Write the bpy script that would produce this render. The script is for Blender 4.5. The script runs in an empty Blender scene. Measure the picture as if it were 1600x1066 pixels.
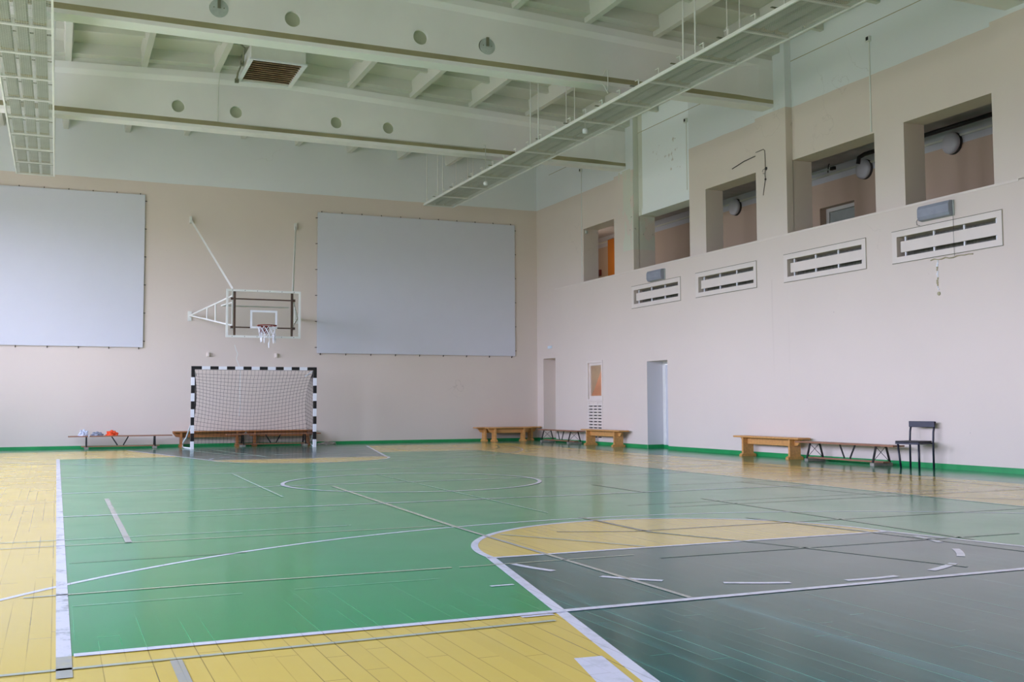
import bpy, math, random
from mathutils import Vector, Matrix
random.seed(7)
scene = bpy.context.scene
COL = scene.collection

# ---------------------------------------------------------------- camera
cam_data = bpy.data.cameras.new('camera')
cam = bpy.data.objects.new('camera', cam_data)
COL.objects.link(cam)
YAW, PITCH, ROLL = 0.4090, 0.0608, -0.0044
cam_data.sensor_width = 36.0
cam_data.lens = 1640.0 / 1600.0 * 36.0
cam_data.clip_end = 300
F = Vector((math.sin(YAW) * math.cos(PITCH), math.cos(YAW) * math.cos(PITCH), math.sin(PITCH)))
R0 = Vector((math.cos(YAW), -math.sin(YAW), 0))
U0 = R0.cross(F)
R = math.cos(ROLL) * R0 + math.sin(ROLL) * U0
U = -math.sin(ROLL) * R0 + math.cos(ROLL) * U0
cam.matrix_world = Matrix(((R.x, U.x, -F.x, 0), (R.y, U.y, -F.y, 0), (R.z, U.z, -F.z, 1.075), (0, 0, 0, 1)))
scene.camera = cam

# ---------------------------------------------------------------- daylight outside the windows
world = bpy.data.worlds.new('overcast_sky')
scene.world = world
world.use_nodes = True
wn = world.node_tree
wn.nodes.clear()
wo = wn.nodes.new('ShaderNodeOutputWorld')
wb = wn.nodes.new('ShaderNodeBackground')
wt = wn.nodes.new('ShaderNodeTexCoord')
ws = wn.nodes.new('ShaderNodeSeparateXYZ')
wr = wn.nodes.new('ShaderNodeValToRGB')
wn.links.new(wt.outputs['Generated'], ws.inputs[0])
wm = wn.nodes.new('ShaderNodeMath'); wm.operation = 'MULTIPLY_ADD'
wm.inputs[1].default_value = 0.5; wm.inputs[2].default_value = 0.5
wn.links.new(ws.outputs['Z'], wm.inputs[0])
wn.links.new(wm.outputs[0], wr.inputs[0])
cr = wr.color_ramp
cr.elements[0].position = 0.485; cr.elements[0].color = (0.29, 0.29, 0.30, 1)
cr.elements[1].position = 0.53; cr.elements[1].color = (0.94, 0.95, 1.32, 1)
e = cr.elements.new(0.8); e.color = (0.95, 1.02, 1.5, 1)
wn.links.new(wr.outputs[0], wb.inputs['Color'])
wb.inputs['Strength'].default_value = 16.0
wn.links.new(wb.outputs[0], wo.inputs['Surface'])

# window openings of the left wall: (y0, y1, z0, z1)
WINDOWS = [(0.2, 3.0, 2.1, 6.2), (6.3, 10.0, 2.1, 6.2), (12.1, 16.2, 2.1, 6.2), (18.2, 22.2, 2.1, 6.2), (23.9, 26.7, 2.1, 6.2)]
for i, (y0, y1, z0, z1) in enumerate(WINDOWS):
    ld = bpy.data.lights.new('window_portal', 'AREA')
    ld.shape = 'RECTANGLE'; ld.size = y1 - y0; ld.size_y = z1 - z0
    ld.cycles.is_portal = True
    lo = bpy.data.objects.new('window_portal', ld)
    COL.objects.link(lo)
    lo.matrix_world = Matrix(((0, 0, -1, -4.62), (1, 0, 0, (y0 + y1) / 2), (0, -1, 0, (z0 + z1) / 2), (0, 0, 0, 1)))

vs = scene.view_settings
vs.view_transform = 'Standard'; vs.look = 'None'; vs.gamma = 1.0
vs.use_curve_mapping = False
vs.exposure = 0.0
try:
    scene.cycles.max_bounces = 12
    scene.cycles.diffuse_bounces = 8
except Exception:
    pass

# ---------------------------------------------------------------- materials
def s2l(c):
    return tuple(((v / 255) / 12.92 if v / 255 <= 0.04045 else ((v / 255 + 0.055) / 1.055) ** 2.4) for v in c) + (1,)

class NT:
    def __init__(s, name):
        s.m = bpy.data.materials.new(name); s.m.use_nodes = True
        s.t = s.m.node_tree; s.t.nodes.clear()
        s.out = s.t.nodes.new('ShaderNodeOutputMaterial')
        s.b = s.t.nodes.new('ShaderNodeBsdfPrincipled')
        s.t.links.new(s.b.outputs[0], s.out.inputs['Surface'])
        g = s.t.nodes.new('ShaderNodeNewGeometry')
        s.pos = g.outputs['Position']
        sx = s.t.nodes.new('ShaderNodeSeparateXYZ'); s.t.links.new(s.pos, sx.inputs[0])
        s.x, s.y, s.z = sx.outputs
    def _in(s, sock, v):
        if v is None: return
        if hasattr(v, 'is_output') or isinstance(v, bpy.types.NodeSocket): s.t.links.new(v, sock)
        else: sock.default_value = v
    def math(s, op, a, b=None, c=None, clamp=False):
        n = s.t.nodes.new('ShaderNodeMath'); n.operation = op; n.use_clamp = clamp
        s._in(n.inputs[0], a); s._in(n.inputs[1], b); s._in(n.inputs[2], c)
        return n.outputs[0]
    def mix(s, f, a, b, mode='MIX'):
        n = s.t.nodes.new('ShaderNodeMix'); n.data_type = 'RGBA'; n.blend_type = mode
        s._in(n.inputs[0], f); s._in(n.inputs[6], a); s._in(n.inputs[7], b)
        return n.outputs[2]
    def vec(s, scale):
        n = s.t.nodes.new('ShaderNodeVectorMath'); n.operation = 'MULTIPLY'
        s.t.links.new(s.pos, n.inputs[0]); n.inputs[1].default_value = scale
        return n.outputs[0]
    def noise(s, scale=1.0, detail=3, stretch=None, rough=0.5, vec=None):
        n = s.t.nodes.new('ShaderNodeTexNoise'); n.inputs['Scale'].default_value = scale
        n.inputs['Detail'].default_value = detail; n.inputs['Roughness'].default_value = rough
        s.t.links.new(vec if vec is not None else (s.vec(stretch) if stretch else s.pos), n.inputs['Vector'])
        return n.outputs['Fac']
    def ramp(s, v, a, b):
        n = s.t.nodes.new('ShaderNodeMapRange'); n.clamp = True
        s._in(n.inputs[0], v); n.inputs[1].default_value = a; n.inputs[2].default_value = b
        return n.outputs[0]
    def rect(s, u, u0, u1, v, v0, v1):
        a = s.math('MULTIPLY', s.math('GREATER_THAN', u, u0), s.math('LESS_THAN', u, u1))
        b = s.math('MULTIPLY', s.math('GREATER_THAN', v, v0), s.math('LESS_THAN', v, v1))
        return s.math('MULTIPLY', a, b)
    def bump(s, h, strength, dist):
        n = s.t.nodes.new('ShaderNodeBump'); n.inputs['Strength'].default_value = strength
        n.inputs['Distance'].default_value = dist; s.t.links.new(h, n.inputs['Height'])
        s.t.links.new(n.outputs[0], s.b.inputs['Normal'])
    def done(s, color, rough=0.6, metal=0.0, spec=None):
        s._in(s.b.inputs['Base Color'], color); s._in(s.b.inputs['Roughness'], rough)
        s.b.inputs['Metallic'].default_value = metal
        if spec is not None: s.b.inputs['Specular IOR Level'].default_value = spec
        return s.m

def simple(name, rgb, rough=0.6, metal=0.0, var=0.12, scale=3.0, stretch=None, bump=0.0, spec=None):
    n = NT(name)
    f = n.noise(scale, 4, stretch)
    c = s2l(rgb)
    d = tuple(v * (1 - var) for v in c[:3]) + (1,)
    l = tuple(min(1, v * (1 + var * 0.6)) for v in c[:3]) + (1,)
    col = n.mix(n.ramp(f, 0.3, 0.7), d, l)
    if bump: n.bump(n.noise(scale * 8, 4, stretch), bump, 0.01)
    return n.done(col, rough, metal, spec)

CREAM = s2l((222, 211, 200)); WHITEWASH = s2l((228, 233, 234))

def wall_paint(name, kind):
    n = NT(name)
    big = n.noise(0.35, 4); fine = n.noise(6, 4)
    wob = n.math('MULTIPLY_ADD', n.noise(1.3, 2), 0.03, 7.035)
    up = n.math('GREATER_THAN', n.z, wob)
    base = n.mix(n.ramp(big, 0.3, 0.7), CREAM, tuple(v * 0.95 for v in CREAM[:3]) + (1,))
    white = n.mix(n.ramp(big, 0.3, 0.7), WHITEWASH, tuple(v * 0.95 for v in WHITEWASH[:3]) + (1,))
    col = n.mix(up, base, white)
    if kind == 'right':
        panel = n.rect(n.y, 20.67, 22.97, n.z, 5.84, 9.0)
        panel = n.math('MULTIPLY', panel, n.math('GREATER_THAN', n.x, 13.45))
        col = n.mix(panel, col, s2l((240, 246, 248)))
        # rust coloured specks on the whitewashed panel
        sp = n.math('MULTIPLY', n.rect(n.y, 21.0, 22.5, n.z, 6.7, 7.5), n.ramp(n.noise(7, 5), 0.62, 0.7))
        col = n.mix(n.math('MULTIPLY', sp, 0.5), col, s2l((170, 150, 130)))
        # bare plaster patches on the far pilaster
        zone = n.rect(n.y, 22.85, 23.75, n.z, 5.0, 7.1)
        edge = n.ramp(n.noise(1.6, 4, (1, 1.6, 0.9)), 0.5, 0.53)
        col = n.mix(n.math('MULTIPLY', zone, edge), col, s2l((212, 214, 200)))
        zone2 = n.rect(n.y, 22.9, 23.2, n.z, 5.3, 6.6)
        edge2 = n.ramp(n.noise(9, 4), 0.63, 0.68)
        col = n.mix(n.math('MULTIPLY', n.math('MULTIPLY', zone2, edge2), 0.6), col, s2l((120, 112, 100)))
        # greenish skim on the jamb of the second opening
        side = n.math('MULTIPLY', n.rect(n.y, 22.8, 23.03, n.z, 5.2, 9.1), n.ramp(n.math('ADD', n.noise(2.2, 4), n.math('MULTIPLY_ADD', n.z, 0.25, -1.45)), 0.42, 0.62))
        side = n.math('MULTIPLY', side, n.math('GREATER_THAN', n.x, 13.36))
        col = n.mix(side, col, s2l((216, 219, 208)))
        # paler reveal of the second door, then faint run marks
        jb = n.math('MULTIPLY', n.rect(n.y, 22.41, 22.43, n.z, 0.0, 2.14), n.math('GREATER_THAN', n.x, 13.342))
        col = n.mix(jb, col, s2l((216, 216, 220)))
        run = n.math('MULTIPLY', n.rect(n.y, 16.9, 17.6, n.z, 0.3, 3.6), n.ramp(n.noise(4, 3, (1, 3, 0.05)), 0.6, 0.75))
        col = n.mix(n.math('MULTIPLY', run, 0.12), col, s2l((150, 130, 120)))
    crack = n.ramp(n.math('ABSOLUTE', n.math('SUBTRACT', n.noise(0.5, 6), 0.5)), 0.0, 0.0025)
    cz = n.ramp(n.noise(0.23, 2), 0.62, 0.66)
    col = n.mix(n.math('MULTIPLY', n.math('MULTIPLY', n.math('SUBTRACT', 1.0, crack), cz), 0.25), col, s2l((120, 110, 100)))
    speck = n.ramp(n.noise(11, 2), 0.79, 0.82)
    col = n.mix(n.math('MULTIPLY', speck, 0.35), col, s2l((110, 105, 100)))
    n.bump(fine, 0.25, 0.01)
    return n.done(col, 0.75, 0, 0.3)

M = {}
M['wall_back'] = wall_paint('painted_plaster_back', 'back')
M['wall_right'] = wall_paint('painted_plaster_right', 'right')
M['wall_plain'] = wall_paint('painted_plaster', 'plain')
M['ceiling'] = simple('ceiling_whitewash', (211, 212, 203), 0.8, var=0.05, scale=0.7, bump=0.15, spec=0.2)
M['beam'] = simple('beam_whitewash', (236, 236, 234), 0.8, var=0.05, scale=0.9, bump=0.15, spec=0.2)
M['dust'] = simple('dusty_ledge', (172, 166, 134), 0.95, var=0.2, scale=1.2, spec=0.1)
M['hole_fill'] = simple('hole_plaster', (176, 182, 158), 0.9, var=0.08, scale=3)
M['galv'] = simple('galvanised_sheet', (190, 200, 196), 0.55, 0.35, var=0.15, scale=8)
M['green_base'] = simple('green_skirting_paint', (24, 150, 82), 0.35, var=0.15, scale=2.5)
M['white_metal'] = simple('white_enamel', (226, 228, 222), 0.5, var=0.06)
M['white_bright'] = simple('white_gloss_paint', (232, 236, 240), 0.4, var=0.05)
M['black_paint'] = simple('black_gloss_paint', (22, 22, 24), 0.4, var=0.2)
M['brown_steel'] = simple('brown_steel', (92, 66, 58), 0.5, var=0.15)
M['rim_red'] = simple('rim_red_brown', (118, 38, 34), 0.45)
M['navy'] = simple('navy_steel', (34, 38, 54), 0.35, 0.2, var=0.15)
M['black_seat'] = simple('dark_seat', (30, 30, 34), 0.55)
M['screen'] = simple('grey_canvas', (212, 215, 223), 0.85, var=0.01, spec=0.1)
M['tie'] = simple('tie_cord', (70, 66, 62), 0.8)
M['net_black'] = simple('net_cord_black', (44, 42, 42), 0.8)
M['net_white'] = simple('net_cord_white', (232, 234, 240), 0.8)
M['grey_lamp'] = simple('grey_glass_cover', (142, 148, 160), 0.45, var=0.1, scale=6)
M['lamp_end'] = simple('lamp_end_cap', (168, 156, 118), 0.7)
M['lamp_body'] = simple('lamp_reflector', (154, 160, 144), 0.4, 0.15, var=0.06, scale=2.5, stretch=(12, 0.3, 1))
M['lamp_dark'] = simple('lamp_strap', (120, 122, 100), 0.7)
M['mesh_wire'] = simple('mesh_wire', (200, 204, 194), 0.5)
M['dark'] = simple('dark_void', (60, 60, 56), 0.9)
M['grille_back'] = simple('radiator_grey', (122, 124, 116), 0.8, var=0.3, scale=3, stretch=(1, 6, 1))
M['louvre'] = simple('rusty_louvre', (168, 142, 112), 0.7, 0.0, var=0.4, scale=5)
M['globe'] = simple('opal_glass', (206, 206, 214), 0.35, var=0.03)
M['globe_base'] = simple('lamp_base_dark', (60, 54, 52), 0.6)
M['pipe_black'] = simple('black_pipe', (24, 22, 24), 0.3, var=0.2)
M['orange_door'] = simple('orange_door', (206, 124, 40), 0.45, var=0.15, scale=2, stretch=(1, 1, 0.2))
M['peach'] = simple('peach_paint', (222, 178, 156), 0.7)
M['stair_wall'] = simple('beige_stair_wall', (228, 222, 212), 0.7)
M['dark_red'] = simple('dark_red_box', (110, 40, 34), 0.5)
M['concrete'] = simple('concrete_block', (150, 146, 136), 0.9, var=0.25, scale=9, bump=0.3)
M['cloth_white'] = simple('white_cloth', (206, 214, 232), 0.8, var=0.3, scale=12)
M['cloth_grey'] = simple('grey_cloth', (140, 148, 162), 0.8, var=0.35, scale=12)
M['cloth_orange'] = simple('orange_cloth', (240, 84, 36), 0.7, var=0.25, scale=14)
M['sign'] = simple('pale_sign', (216, 232, 240), 0.4)
M['jamb'] = simple('door_jamb_paint', (196, 199, 204), 0.5, var=0.04)
M['grille_paint'] = simple('grille_paint', (224, 215, 206), 0.5, var=0.03)
M['sill'] = simple('sill_paint', (224, 214, 204), 0.45, var=0.04)

def wood(name, rgb, rough=0.4, axis=0):
    n = NT(name)
    st = [(1.2, 14, 14), (14, 1.2, 14)][axis]
    f = n.noise(1.6, 6, st, 0.6)
    k = n.ramp(n.noise(9, 2), 0.74, 0.8)
    c = s2l(rgb)
    col = n.mix(n.ramp(f, 0.25, 0.75), tuple(v * 0.72 for v in c[:3]) + (1,), tuple(min(1, v * 1.12) for v in c[:3]) + (1,))
    col = n.mix(n.math('MULTIPLY', k, 0.6), col, s2l((120, 66, 30)))
    return n.done(col, rough)
M['pine_x'] = wood('varnished_pine_along', (214, 158, 92), 0.35, 0)
M['pine_y'] = wood('varnished_pine_across', (214, 158, 92), 0.35, 1)
M['pine_dark'] = wood('aged_pine', (176, 116, 66), 0.4, 0)
M['plank_x'] = wood('brown_plank', (158, 110, 82), 0.45, 0)
M['plank_y'] = wood('brown_plank_side', (158, 110, 82), 0.45, 1)

def glass(name):
    n = NT(name)
    tr = n.t.nodes.new('ShaderNodeBsdfTransparent'); tr.inputs[0].default_value = (0.95, 0.96, 0.95, 1)
    gl = n.t.nodes.new('ShaderNodeBsdfGlossy'); gl.inputs['Roughness'].default_value = 0.05
    lw_n = n.t.nodes.new('ShaderNodeLayerWeight'); lw_n.inputs[0].default_value = 0.5
    frv = n.math('MULTIPLY_ADD', n.math('POWER', lw_n.outputs['Facing'], 5.0), 0.6, 0.03)
    mx = n.t.nodes.new('ShaderNodeMixShader')
    n.t.links.new(frv, mx.inputs[0]); n.t.links.new(tr.outputs[0], mx.inputs[1]); n.t.links.new(gl.outputs[0], mx.inputs[2])
    n.t.links.new(mx.outputs[0], n.out.inputs['Surface'])
    return n.m
M['glass'] = glass('clear_acrylic')

# painted timber floor: boards 10 cm wide running away from the camera (world Y)
def floor_paint(name, rgb, wear_rgb, wear=0.5, line_rgb=None, line_amt=0.5, rough=0.13, streak=0.12, worn=None):
    n = NT(name)
    c = s2l(rgb)
    bx = n.math('DIVIDE', n.x, 0.098)
    bi = n.math('FLOOR', bx); bf = n.math('SUBTRACT', bx, bi)
    wn_ = n.t.nodes.new('ShaderNodeTexWhiteNoise'); wn_.noise_dimensions = '1D'
    n.t.links.new(bi, wn_.inputs['W']); rnd = wn_.outputs['Value']
    # gap lines between boards, only some open
    d = n.math('MINIMUM', bf, n.math('SUBTRACT', 1.0, bf))
    gap = n.math('SUBTRACT', 1.0, n.ramp(d, 0.012, 0.03))
    cv = n.t.nodes.new('ShaderNodeCombineXYZ')
    n.t.links.new(n.math('MULTIPLY', n.math('ROUND', bx), 3.7), cv.inputs[0]); n.t.links.new(n.math('MULTIPLY', n.y, 0.55), cv.inputs[1])
    vis = n.ramp(n.noise(1.0, 2, vec=cv.outputs[0]), 0.38, 0.62)
    gap = n.math('MULTIPLY', gap, vis)
    ey = n.math('ADD', n.math('DIVIDE', n.y, 1.9), n.math('MULTIPLY', rnd, 7.0))
    ef = n.math('FRACT', ey)
    endj = n.math('LESS_THAN', ef, 0.0022)
    gap = n.math('MAXIMUM', gap, n.math('MULTIPLY', endj, 0.8))
    # board to board tone, broad tone, fine grain and scuffs
    tone = n.math('MULTIPLY_ADD', rnd, 0.05, 0.975)
    tn = n.t.nodes.new('ShaderNodeCombineXYZ')
    for k in range(3): n.t.links.new(tone, tn.inputs[k])
    col = n.mix(1.0, c, tn.outputs[0], 'MULTIPLY')
    broad = n.ramp(n.noise(0.6, 4), 0.35, 0.7)
    st = n.ramp(n.noise(1.0, 5, (9, 0.35, 1), 0.65), 0.48, 0.75)
    col = n.mix(n.math('MULTIPLY', n.math('MULTIPLY', st, broad), wear), col, s2l(wear_rgb))
    scr = n.ramp(n.noise(1.0, 6, (16, 5, 1), 0.75), 0.60, 0.80)
    col = n.mix(n.math('MULTIPLY', scr, streak), col, s2l(wear_rgb))
    if name == 'floor_dark_teal':
        bn = n.noise(1.0, 3, (0.4, 0.25, 1))
        for xc_, wd_, am_ in ((3.33, 0.07, 0.6), (3.76, 0.06, 0.4), (5.2, 0.05, 0.3)):
            bd = n.math('SUBTRACT', 1.0, n.ramp(n.math('ABSOLUTE', n.math('SUBTRACT', n.math('ADD', n.x, n.math('MULTIPLY', n.y, -0.02)), xc_ - 0.09)), 0.0, wd_))
            bd = n.math('MULTIPLY', bd, n.math('LESS_THAN', n.y, 5.0))
            col = n.mix(n.math('MULTIPLY', n.math('MULTIPLY', bd, am_), n.ramp(bn, 0.3, 0.6)), col, s2l((70, 150, 160)))
    if worn:
        w = n.ramp(n.noise(7.0, 6, (1.2, 1, 1), 0.7), 0.5, 0.62)
        col = n.mix(n.math('MULTIPLY', w, worn[1]), col, s2l(worn[0]))
    lc = s2l(line_rgb) if line_rgb else tuple(v * 0.25 for v in c[:3]) + (1,)
    col = n.mix(n.math('MULTIPLY', gap, line_amt), col, lc)
    rg = n.math('MULTIPLY_ADD', n.noise(1.5, 4), 0.12, rough - 0.03)
    h = n.math('ADD', n.math('MULTIPLY', n.noise(1.0, 3, (5, 5, 1)), 0.55), n.math('MULTIPLY', n.noise(1.0, 2, (10.2, 1.5, 1)), 0.5))
    h = n.math('ADD', h, n.math('MULTIPLY', n.math('POWER', n.math('SUBTRACT', bf, 0.5), 2.0), n.math('MULTIPLY_ADD', rnd, 1.4, 0.3)))
    h = n.math('SUBTRACT', h, n.math('MULTIPLY', gap, 0.5))
    n.bump(h, 0.10, 0.004)
    return n.done(col, rg, 0, 0.6)

M['f_yellow'] = floor_paint('floor_yellow', (217, 193, 92), (224, 206, 132), 0.25, (84, 70, 30), 0.85, streak=0.06)
M['f_tan'] = floor_paint('floor_tan', (212, 178, 116), (226, 200, 150), 0.35, (110, 92, 60), 0.7)
M['f_green'] = floor_paint('floor_green', (18, 148, 86), (84, 184, 132), 0.4, (76, 176, 126), 0.55)
M['f_teal_edge'] = floor_paint('floor_green_border', (40, 130, 90), (90, 160, 130), 0.35, (20, 70, 50), 0.6)
M['f_lane'] = floor_paint('floor_dark_teal', (6, 82, 78), (52, 140, 138), 0.8, (90, 190, 160), 0.6, streak=0.25)
M['f_white'] = floor_paint('line_white', (222, 226, 240), (200, 205, 215), 0.3, (130, 130, 130), 0.6, worn=((150, 160, 160), 0.25))
M['f_worn_white'] = floor_paint('line_worn_white', (214, 218, 230), (190, 198, 200), 0.3, (110, 120, 110), 0.6, worn=((150, 162, 158), 0.75))
M['f_grey'] = floor_paint('line_grey_green', (182, 190, 164), (180, 190, 170), 0.4, (80, 90, 70), 0.6, worn=((176, 184, 168), 0.6))
M['f_greywide'] = floor_paint('line_grey', (168, 172, 164), (190, 190, 184), 0.4, (100, 100, 90), 0.6, worn=((190, 186, 150), 0.5))
M['f_fade'] = floor_paint('line_faded_white', (170, 205, 185), (200, 225, 210), 0.5, (60, 120, 90), 0.6, worn=((60, 150, 100), 0.6))
M['f_darkline'] = floor_paint('line_dark', (92, 104, 84), (110, 120, 100), 0.4, (60, 64, 50), 0.6, worn=((110, 120, 96), 0.5))
M['f_greenline'] = floor_paint('line_green', (38, 104, 84), (60, 130, 100), 0.4, (40, 80, 60), 0.5)

# ---------------------------------------------------------------- mesh builder
class MB:
    def __init__(s): s.v = []; s.f = []; s.mi = []
    def add(s, vs_, fs, mi=0):
        o = len(s.v); s.v += [tuple(v) for v in vs_]
        s.f += [tuple(o + i for i in f) for f in fs]; s.mi += [mi] * len(fs)
        return s
    def box(s, x0, x1, y0, y1, z0, z1, mi=0):
        if x0 > x1: x0, x1 = x1, x0
        if y0 > y1: y0, y1 = y1, y0
        if z0 > z1: z0, z1 = z1, z0
        vs_ = [(x, y, z) for x in (x0, x1) for y in (y0, y1) for z in (z0, z1)]
        return s.add(vs_, [(0, 1, 3, 2), (4, 6, 7, 5), (0, 4, 5, 1), (2, 3, 7, 6), (0, 2, 6, 4), (1, 5, 7, 3)], mi)
    def tube(s, pts, r, n=8, mi=0, closed=False):
        pts = [Vector(p) for p in pts]; rings = []
        m = len(pts); up0 = None
        for i, p in enumerate(pts):
            if closed: d = pts[(i + 1) % m] - pts[i - 1]
            else: d = pts[min(i + 1, m - 1)] - pts[max(i - 1, 0)]
            d.normalize()
            if up0 is None:
                up0 = Vector((0, 0, 1)) if abs(d.z) < 0.9 else Vector((1, 0, 0))
            a = d.cross(up0)
            if a.length < 1e-4: a = d.cross(Vector((0, 1, 0.1)))
            a.normalize(); b = a.cross(d).normalized(); up0 = b
            rr = r[i] if isinstance(r, (list, tuple)) else r
            rings.append([p + rr * (math.cos(2 * math.pi * k / n) * a + math.sin(2 * math.pi * k / n) * b) for k in range(n)])
        vs_ = [q for ring in rings for q in ring]; fs = []
        for i in range(m if closed else m - 1):
            j = (i + 1) % m
            for k in range(n):
                k2 = (k + 1) % n
                fs.append((i * n + k, i * n + k2, j * n + k2, j * n + k))
        if not closed:
            fs.append(tuple(range(n - 1, -1, -1))); fs.append(tuple((m - 1) * n + k for k in range(n)))
        return s.add(vs_, fs, mi)
    def bar(s, p, q, w, h, mi=0, up=(0, 0, 1)):
        p = Vector(p); q = Vector(q); d = (q - p).normalized(); up = Vector(up)
        a = d.cross(up)
        if a.length < 1e-4: a = d.cross(Vector((1, 0, 0)))
        a.normalize(); b = a.cross(d).normalized()
        vs_ = [c + sx * a * w / 2 + sy * b * h / 2 for c in (p, q) for sx, sy in ((-1, -1), (1, -1), (1, 1), (-1, 1))]
        return s.add(vs_, [(3, 2, 1, 0), (4, 5, 6, 7), (0, 1, 5, 4), (1, 2, 6, 5), (2, 3, 7, 6), (3, 0, 4, 7)], mi)
    def prism(s, poly, axis, a0, a1, mi=0):
        n = len(poly)
        def P(u, v, w):
            return {'x': (w, u, v), 'y': (u, w, v), 'z': (u, v, w)}[axis]
        vs_ = [P(u, v, a0) for u, v in poly] + [P(u, v, a1) for u, v in poly]
        fs = [tuple(range(n - 1, -1, -1)), tuple(range(n, 2 * n))]
        fs += [(i, (i + 1) % n, n + (i + 1) % n, n + i) for i in range(n)]
        return s.add(vs_, fs, mi)
    def lathe(s, c, prof, axis='z', n=24, mi=0):
        c = Vector(c); vs_ = []; fs = []
        for r, h in prof:
            for k in range(n):
                t = 2 * math.pi * k / n; u, v = r * math.cos(t), r * math.sin(t)
                vs_.append(c + Vector({'z': (u, v, h), 'x': (h, u, v), 'y': (u, h, v)}[axis]))
        for i in range(len(prof) - 1):
            for k in range(n):
                k2 = (k + 1) % n
                fs.append((i * n + k, i * n + k2, (i + 1) * n + k2, (i + 1) * n + k))
        fs.append(tuple(range(n - 1, -1, -1))); fs.append(tuple((len(prof) - 1) * n + k for k in range(n)))
        return s.add(vs_, fs, mi)
    def build(s, name, mats, parent=None, bevel=0, smooth=False, kind=None, loc=None):
        me = bpy.data.meshes.new(name)
        vs_ = s.v
        if loc is not None: vs_ = [(v[0] - loc[0], v[1] - loc[1], v[2] - loc[2]) for v in vs_]
        me.from_pydata([tuple(v) for v in vs_], [], s.f); me.update()
        if not isinstance(mats, (list, tuple)): mats = [mats]
        for m in mats: me.materials.append(m)
        me.polygons.foreach_set('material_index', s.mi)
        if smooth: me.polygons.foreach_set('use_smooth', [True] * len(me.polygons))
        import bmesh
        b = bmesh.new(); b.from_mesh(me); bmesh.ops.recalc_face_normals(b, faces=b.faces); b.to_mesh(me); b.free()
        o = bpy.data.objects.new(name, me); COL.objects.link(o)
        if loc is not None: o.location = loc
        if parent is not None:
            o.parent = parent
        if bevel:
            bm_ = o.modifiers.new('bevel', 'BEVEL'); bm_.width = bevel; bm_.segments = 2; bm_.limit_method = 'ANGLE'
        if kind: o['kind'] = kind
        return o

def struct(name, mb, mats, **k): return mb.build(name, mats, kind='structure', **k)
def tag(o, label, cat, group=None):
    o['label'] = label; o['category'] = cat
    if group: o['group'] = group
    return o
def thing(name, label, cat, loc, rz=0, group=None):
    o = bpy.data.objects.new(name, None); COL.objects.link(o)
    o.empty_display_size = 0.1; o.location = loc; o.rotation_euler = (0, 0, rz)
    return tag(o, label, cat, group)
def dup(root, loc, rz, label, group=None):
    r = root.copy(); COL.objects.link(r); r.location = loc; r.rotation_euler = (0, 0, rz); r['label'] = label
    if group: r['group'] = group
    for ch in list(root.children):
        c = ch.copy(); COL.objects.link(c); c.parent = r
        for g in list(ch.children):
            d = g.copy(); COL.objects.link(d); d.parent = c
    return r

def holey(mb, X0, X1, u0, u1, v0, v1, holes, axis='x', mi=0):
    """slab between X0 and X1 with rectangular through-holes (u0,u1,v0,v1)"""
    us = sorted(set([u0, u1] + [h[0] for h in holes] + [h[1] for h in holes]))
    vs2 = sorted(set([v0, v1] + [h[2] for h in holes] + [h[3] for h in holes]))
    us = [u for u in us if u0 <= u <= u1]; vs2 = [v for v in vs2 if v0 <= v <= v1]
    def P(w, u, v): return (w, u, v) if axis == 'x' else (u, w, v)
    def solid(i, j):
        if i < 0 or j < 0 or i >= len(us) - 1 or j >= len(vs2) - 1: return False
        cu, cv = (us[i] + us[i + 1]) / 2, (vs2[j] + vs2[j + 1]) / 2
        return not any(h[0] < cu < h[1] and h[2] < cv < h[3] for h in holes)
    for i in range(len(us) - 1):
        for j in range(len(vs2) - 1):
            if not solid(i, j): continue
            a, b, c, d = us[i], us[i + 1], vs2[j], vs2[j + 1]
            for w in (X0, X1): mb.add([P(w, a, c), P(w, b, c), P(w, b, d), P(w, a, d)], [(0, 1, 2, 3)], mi)
            if not solid(i - 1, j): mb.add([P(X0, a, c), P(X1, a, c), P(X1, a, d), P(X0, a, d)], [(0, 1, 2, 3)], mi)
            if not solid(i + 1, j): mb.add([P(X0, b, c), P(X1, b, c), P(X1, b, d), P(X0, b, d)], [(0, 1, 2, 3)], mi)
            if not solid(i, j - 1): mb.add([P(X0, a, c), P(X1, a, c), P(X1, b, c), P(X0, b, c)], [(0, 1, 2, 3)], mi)
            if not solid(i, j + 1): mb.add([P(X0, a, d), P(X1, a, d), P(X1, b, d), P(X0, b, d)], [(0, 1, 2, 3)], mi)

# ---------------------------------------------------------------- room shell
XL, XR, XF, YB, YN = -4.3, 13.5, 13.34, 29.2, -1.0
CX = 4.62
def roof_rib(x): return 8.45 - 0.04 * abs(x - CX)       # underside of the slab ribs

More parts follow.
